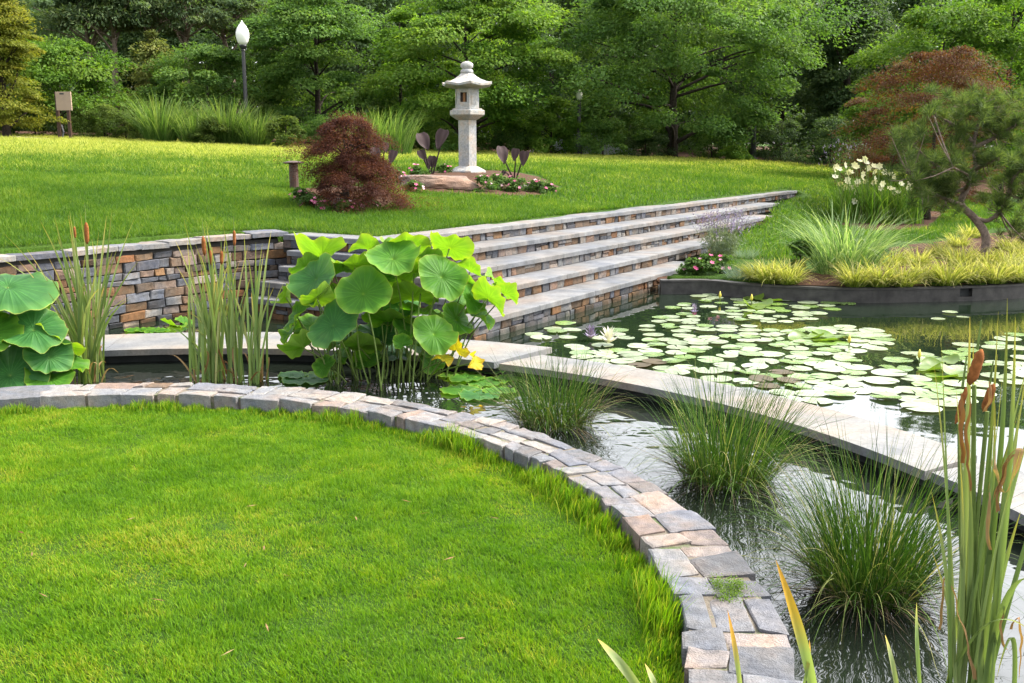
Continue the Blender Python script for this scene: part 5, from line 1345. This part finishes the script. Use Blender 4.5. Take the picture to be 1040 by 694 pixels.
# single reed leaves in front, rooted in the moat below the view
def reed(lab, base, list_, Yd, mat='cattail'):
    root = thing('reed_plant', lab, 'reed', base, 'near reeds at the lower edge')
    for (x0, y0, x1, y1, x2, y2, w_, rnd) in list_:
        A, B, Cc_ = ay(x0, y0, Yd), ay(x1, y1, Yd - .02), ay(x2, y2, Yd + .03)
        V1 = ribbon(np.array(base) + [R.normal(0, .01), 0, -.03], (np.array(base) + A) / 2 + [0, 0, .1], A, w_ * Yd / F * .9, 8, .1, rnd, 0)
        V1[2][:, 1] *= .3; vv = V1[0].reshape(-1, 3, 3); m_ = vv.mean(1, keepdims=True); d = vv - m_; d /= np.linalg.norm(d, axis=2).max(axis=1)[:, None, None] + 1e-9
        V1 = ((m_ + d * w_ * Yd / F * .5).reshape(-1, 3), V1[1], V1[2])
        V2 = ribbon(A, B, Cc_, w_ * Yd / F, 12, .1, rnd, .15); V2[2][:, 1] = .3 + .7 * V2[2][:, 1]
        V, Fq, C_ = cat(V1, V2); part('leaf', V, Fq, M[mat], root, C_)
reed('orange tipped reed leaves leaning over the lower end of the curb', (.30, 1.0, 0), [(826, 700, 815, 640, 788, 569, 13, .3), (752, 700, 748, 660, 739, 620, 6, .8), (815, 700, 824, 670, 822, 650, 4, .2)], 1.02, 'blade')
reed('pale cut reed leaves over the lower right of the lawn', (.13, .93, 0), [(652, 705, 630, 670, 607, 649, 13, .78), (668, 705, 664, 690, 655, 674, 7, .85)], .95)
reed('thin pale reed leaves below the third rush clump', (.42, 1.1, 0), [(912, 705, 907, 670, 899, 645, 6, .8), (935, 705, 930, 650, 931, 612, 5, .5)], 1.12)

# ---------------------------------------------------------------- rush clumps in the moat
def rush(lab, px, py, spread_px, top_px, n, seed, wind=(0, 0), dead=1.0):
    n = int(n * 1.1); spread_px *= 1.08
    b = at(px, py, 0); s = b[1] / F
    root = thing('rush_clump', lab, 'rush', b, 'rush clumps in the moat')
    r = spread_px * s
    a = R.uniform(0, 6.28, n); rr = r * .58 * np.sqrt(R.random(n))
    base = np.stack([b[0] + rr * np.cos(a), b[1] + rr * np.sin(a), np.full(n, -.01)], 1)
    V, Fq, Cc = blades(base, a + R.normal(0, .6, n), R.uniform(.0, .65, n) * (rr / r / .58) + .02 + np.abs(R.normal(0, .08, n)), R.uniform(.05, 1.0, n) * (1 + .8 * (R.random(n) < .15)), top_px * s * R.uniform(.35, 1.15, n), .0036, 7)
    m = n // 3; a = R.uniform(0, 6.28, m)
    base = np.stack([b[0] + r * .4 * np.cos(a), b[1] + r * .4 * np.sin(a), np.full(m, .0)], 1)
    V2 = blades(base, a + R.normal(0, .5, m), R.uniform(.3, 1.1, m), R.uniform(.8, 2.9, m), top_px * s * R.uniform(.5, 1.05, m), .0040, 10)
    V2[2][:, 0] = np.clip(V2[2][:, 0] * .6 + .42, 0, 1)
    V2[0][:, 2] = np.maximum(V2[0][:, 2], .004)
    V, Fq, Cc = cat((V, Fq, Cc), V2); hh_ = np.maximum(V[:, 2], 0); V[:, 0] += wind[0] * hh_ ** 1.5; V[:, 1] += wind[1] * hh_ ** 1.5; part('blades', V, Fq, M['rush'], root, Cc)
    m = int(n * .5 * dead); a = R.uniform(0, 6.28, m); base = np.stack([b[0] + r * .4 * np.cos(a), b[1] + r * .35 * np.sin(a), np.full(m, .01)], 1)
    V, Fq, Cc = blades(base, a + R.normal(0, .5, m), R.uniform(.7, 1.45, m), R.uniform(.2, .9, m), r * R.uniform(.5, 1.35, m), .004, 6); V[:, 2] = np.maximum(V[:, 2], .005)
    part('dead_blades', V, Fq, M['dead_rush'], root, Cc)
rush('first rush clump, next to the lotus and smallest of the three', 562, 432, 62, 84, 560, 1, (-.12, 0), 1.1)
rush('middle rush clump of fine upright green blades', 737, 488, 74, 128, 720, 2, (.12, .05), .8)
rush('largest nearest rush clump between the curb and the tall cattails', 880, 604, 84, 186, 800, 3, (-.03, -.1), .9)

# moss tuft on the curb
p = np.append(at(740, 597, .2)[:2], .2); q = crown_mesh(p - np.array([0, 0, .006]), .022, .16, 0, 18, 1400, .008, 'dome', .5, .3, .05, 0, 77); solo('moss', q[0], q[1], Tm('moss'), 'small bright moss cushion growing between two curb stones', 'moss', p, None, q[2])

# ---------------------------------------------------------------- grass
def infr(x, y, z, mx=30):
    d = y * CP + (CAMZ - z) * SP
    u = x / d * F + 520; v = 347 + F * ((CAMZ - z) * CP - y * SP) / d
    return (u > -mx) & (u < 1040 + mx) & (v < 694 + mx * 2) & (d > .5)
def sam(n, x0, x1, y0, y1): return R.uniform(x0, x1, n), R.uniform(y0, y1, n)
# lower lawn
x, y = sam(820000, -4.2, .6, 2.2, 6.2)
k = (np.hypot(x - LC[0], y - LC[1]) < R_IN - .01) & infr(x, y, .1, 40); x, y = x[k], y[k]
def n2(x, y, f, s): return np.sin(x * f + s + 1.7 * np.sin(y * f * .7 + s)) * np.sin(y * f * 1.1 + s * 2 + 1.3 * np.sin(x * f * .9))
keep = R.random(len(x)) < np.clip(.80 + .25 * n2(x, y, 9, 1) + .25 * n2(x, y, 23, 4), .25, 1); x, y = x[keep], y[keep]; n = len(x)
ln = .027 * (1 + .3 * n2(x, y, 6, 2) + .2 * n2(x, y, 17, 5)) * R.uniform(.6, 1.25, n)
base = np.stack([x, y, np.full(n, .098) + .006 * n2(x, y, 5, 0)], 1)
az = R.uniform(0, 6.28, n); az = np.where(R.random(n) < .35, 2.6 + 1.2 * n2(x, y, 4, 3) + R.normal(0, .6, n), az)
g1 = blades(base, az, R.uniform(.1, .95, n), R.uniform(.2, 1.1, n), ln, R.uniform(.0018, .0034, n), 2)
g1[2][:, 0] = np.clip(g1[2][:, 0] * .75 + np.repeat(.12 + .2 * n2(x, y, 2.3, 7) + .16 * n2(x, y, 11, 3) + .1 * n2(x, y, 29, 6), 6), 0, 1)
# longer tufts against the curb
m = 15000; ang_ = np.radians(R.uniform(-25, 125, m)); rr = R_IN - .015 - np.abs(R.normal(0, .05, m))
Lh = np.interp(np.degrees(ang_), [-25, 0, 50, 75, 125], [.12, .11, .10, .06, .05]) * R.uniform(.55, 1.2, m) * np.clip(.75 + .45 * np.sin(ang_ * 37) * np.sin(ang_ * 61) + .35 * np.sin(ang_ * 17 + 1), .4, 1.35)
base = np.stack([LC[0] + rr * np.cos(ang_), LC[1] + rr * np.sin(ang_), np.full(m, .1)], 1)
g2 = blades(base, ang_ + R.normal(0, 1.1, m), R.uniform(0, .6, m), R.uniform(.1, 1.0, m), Lh, R.uniform(.003, .005, m), 3)
V, Fq, Cc = cat(g1, g2)
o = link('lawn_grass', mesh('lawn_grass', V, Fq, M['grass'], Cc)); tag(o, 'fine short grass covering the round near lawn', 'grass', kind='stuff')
# fallen leaves / straws
n = 26; x, y = sam(n, -2.2, .1, 2.8, 5.6)
V, Fq, Cc = leafquads(np.stack([x, y, np.full(n, .135)], 1), np.stack([R.normal(size=n), R.normal(size=n), np.zeros(n)], 1), np.tile([0, 0, 1.0], (n, 1)) + R.normal(size=(n, 3)) * .3, R.uniform(.03, .07, n), .008)
o = link('fallen_leaves', mesh('fallen_leaves', V, Fq, M['dry'], Cc)); tag(o, 'few dry brown leaf scraps scattered on the near lawn', 'leaf litter', kind='stuff')
# upper lawn
def up_grass(N, x0, x1, y0, y1, L, W, seg=2, bendr=(.2, 1.0)):
    x, y = sam(N, x0, x1, y0, y1); z = ground(x, y)
    k = (z > .15) & infr(x, y, z, 20) & (np.hypot(x - LC[0], y - LC[1]) > 4)
    for P in bed_polys: k &= ~inpoly(x, y, P)
    k &= dist_poly(x, y, np.vstack([C0 + E_ * 1.4, C0, C0 + D_ * 14.8])) > .345
    k &= dist_poly(x, y, WALL) > .30
    x, y, z = x[k], y[k], z[k]; n = len(x); sc = 1 + (y - 9) * .02
    cl = n2(x, y, 2.2, 1) * .5 + n2(x, y, 5.5, 3) * .5
    g = blades(np.stack([x, y, z - .005], 1), R.uniform(0, 6.28, n), R.uniform(.1, .9, n), R.uniform(*bendr, n), L * sc * R.uniform(.6, 1.25, n) * (1 + .3 * cl), W * sc * R.uniform(.7, 1.2, n), seg)
    sun_tint = np.interp(y - .5 * x, [8, 17, 25, 33, 42], [-.14, -.08, .06, .55, .65])  # sunlit far strip and darker near bank painted into the blade colour
    g[2][:, 0] = np.clip(g[2][:, 0] * .7 + np.repeat(.10 + .2 * cl + .1 * n2(x, y, .9, 5) + sun_tint, 2 * (seg + 1)), 0, 1)
    return g
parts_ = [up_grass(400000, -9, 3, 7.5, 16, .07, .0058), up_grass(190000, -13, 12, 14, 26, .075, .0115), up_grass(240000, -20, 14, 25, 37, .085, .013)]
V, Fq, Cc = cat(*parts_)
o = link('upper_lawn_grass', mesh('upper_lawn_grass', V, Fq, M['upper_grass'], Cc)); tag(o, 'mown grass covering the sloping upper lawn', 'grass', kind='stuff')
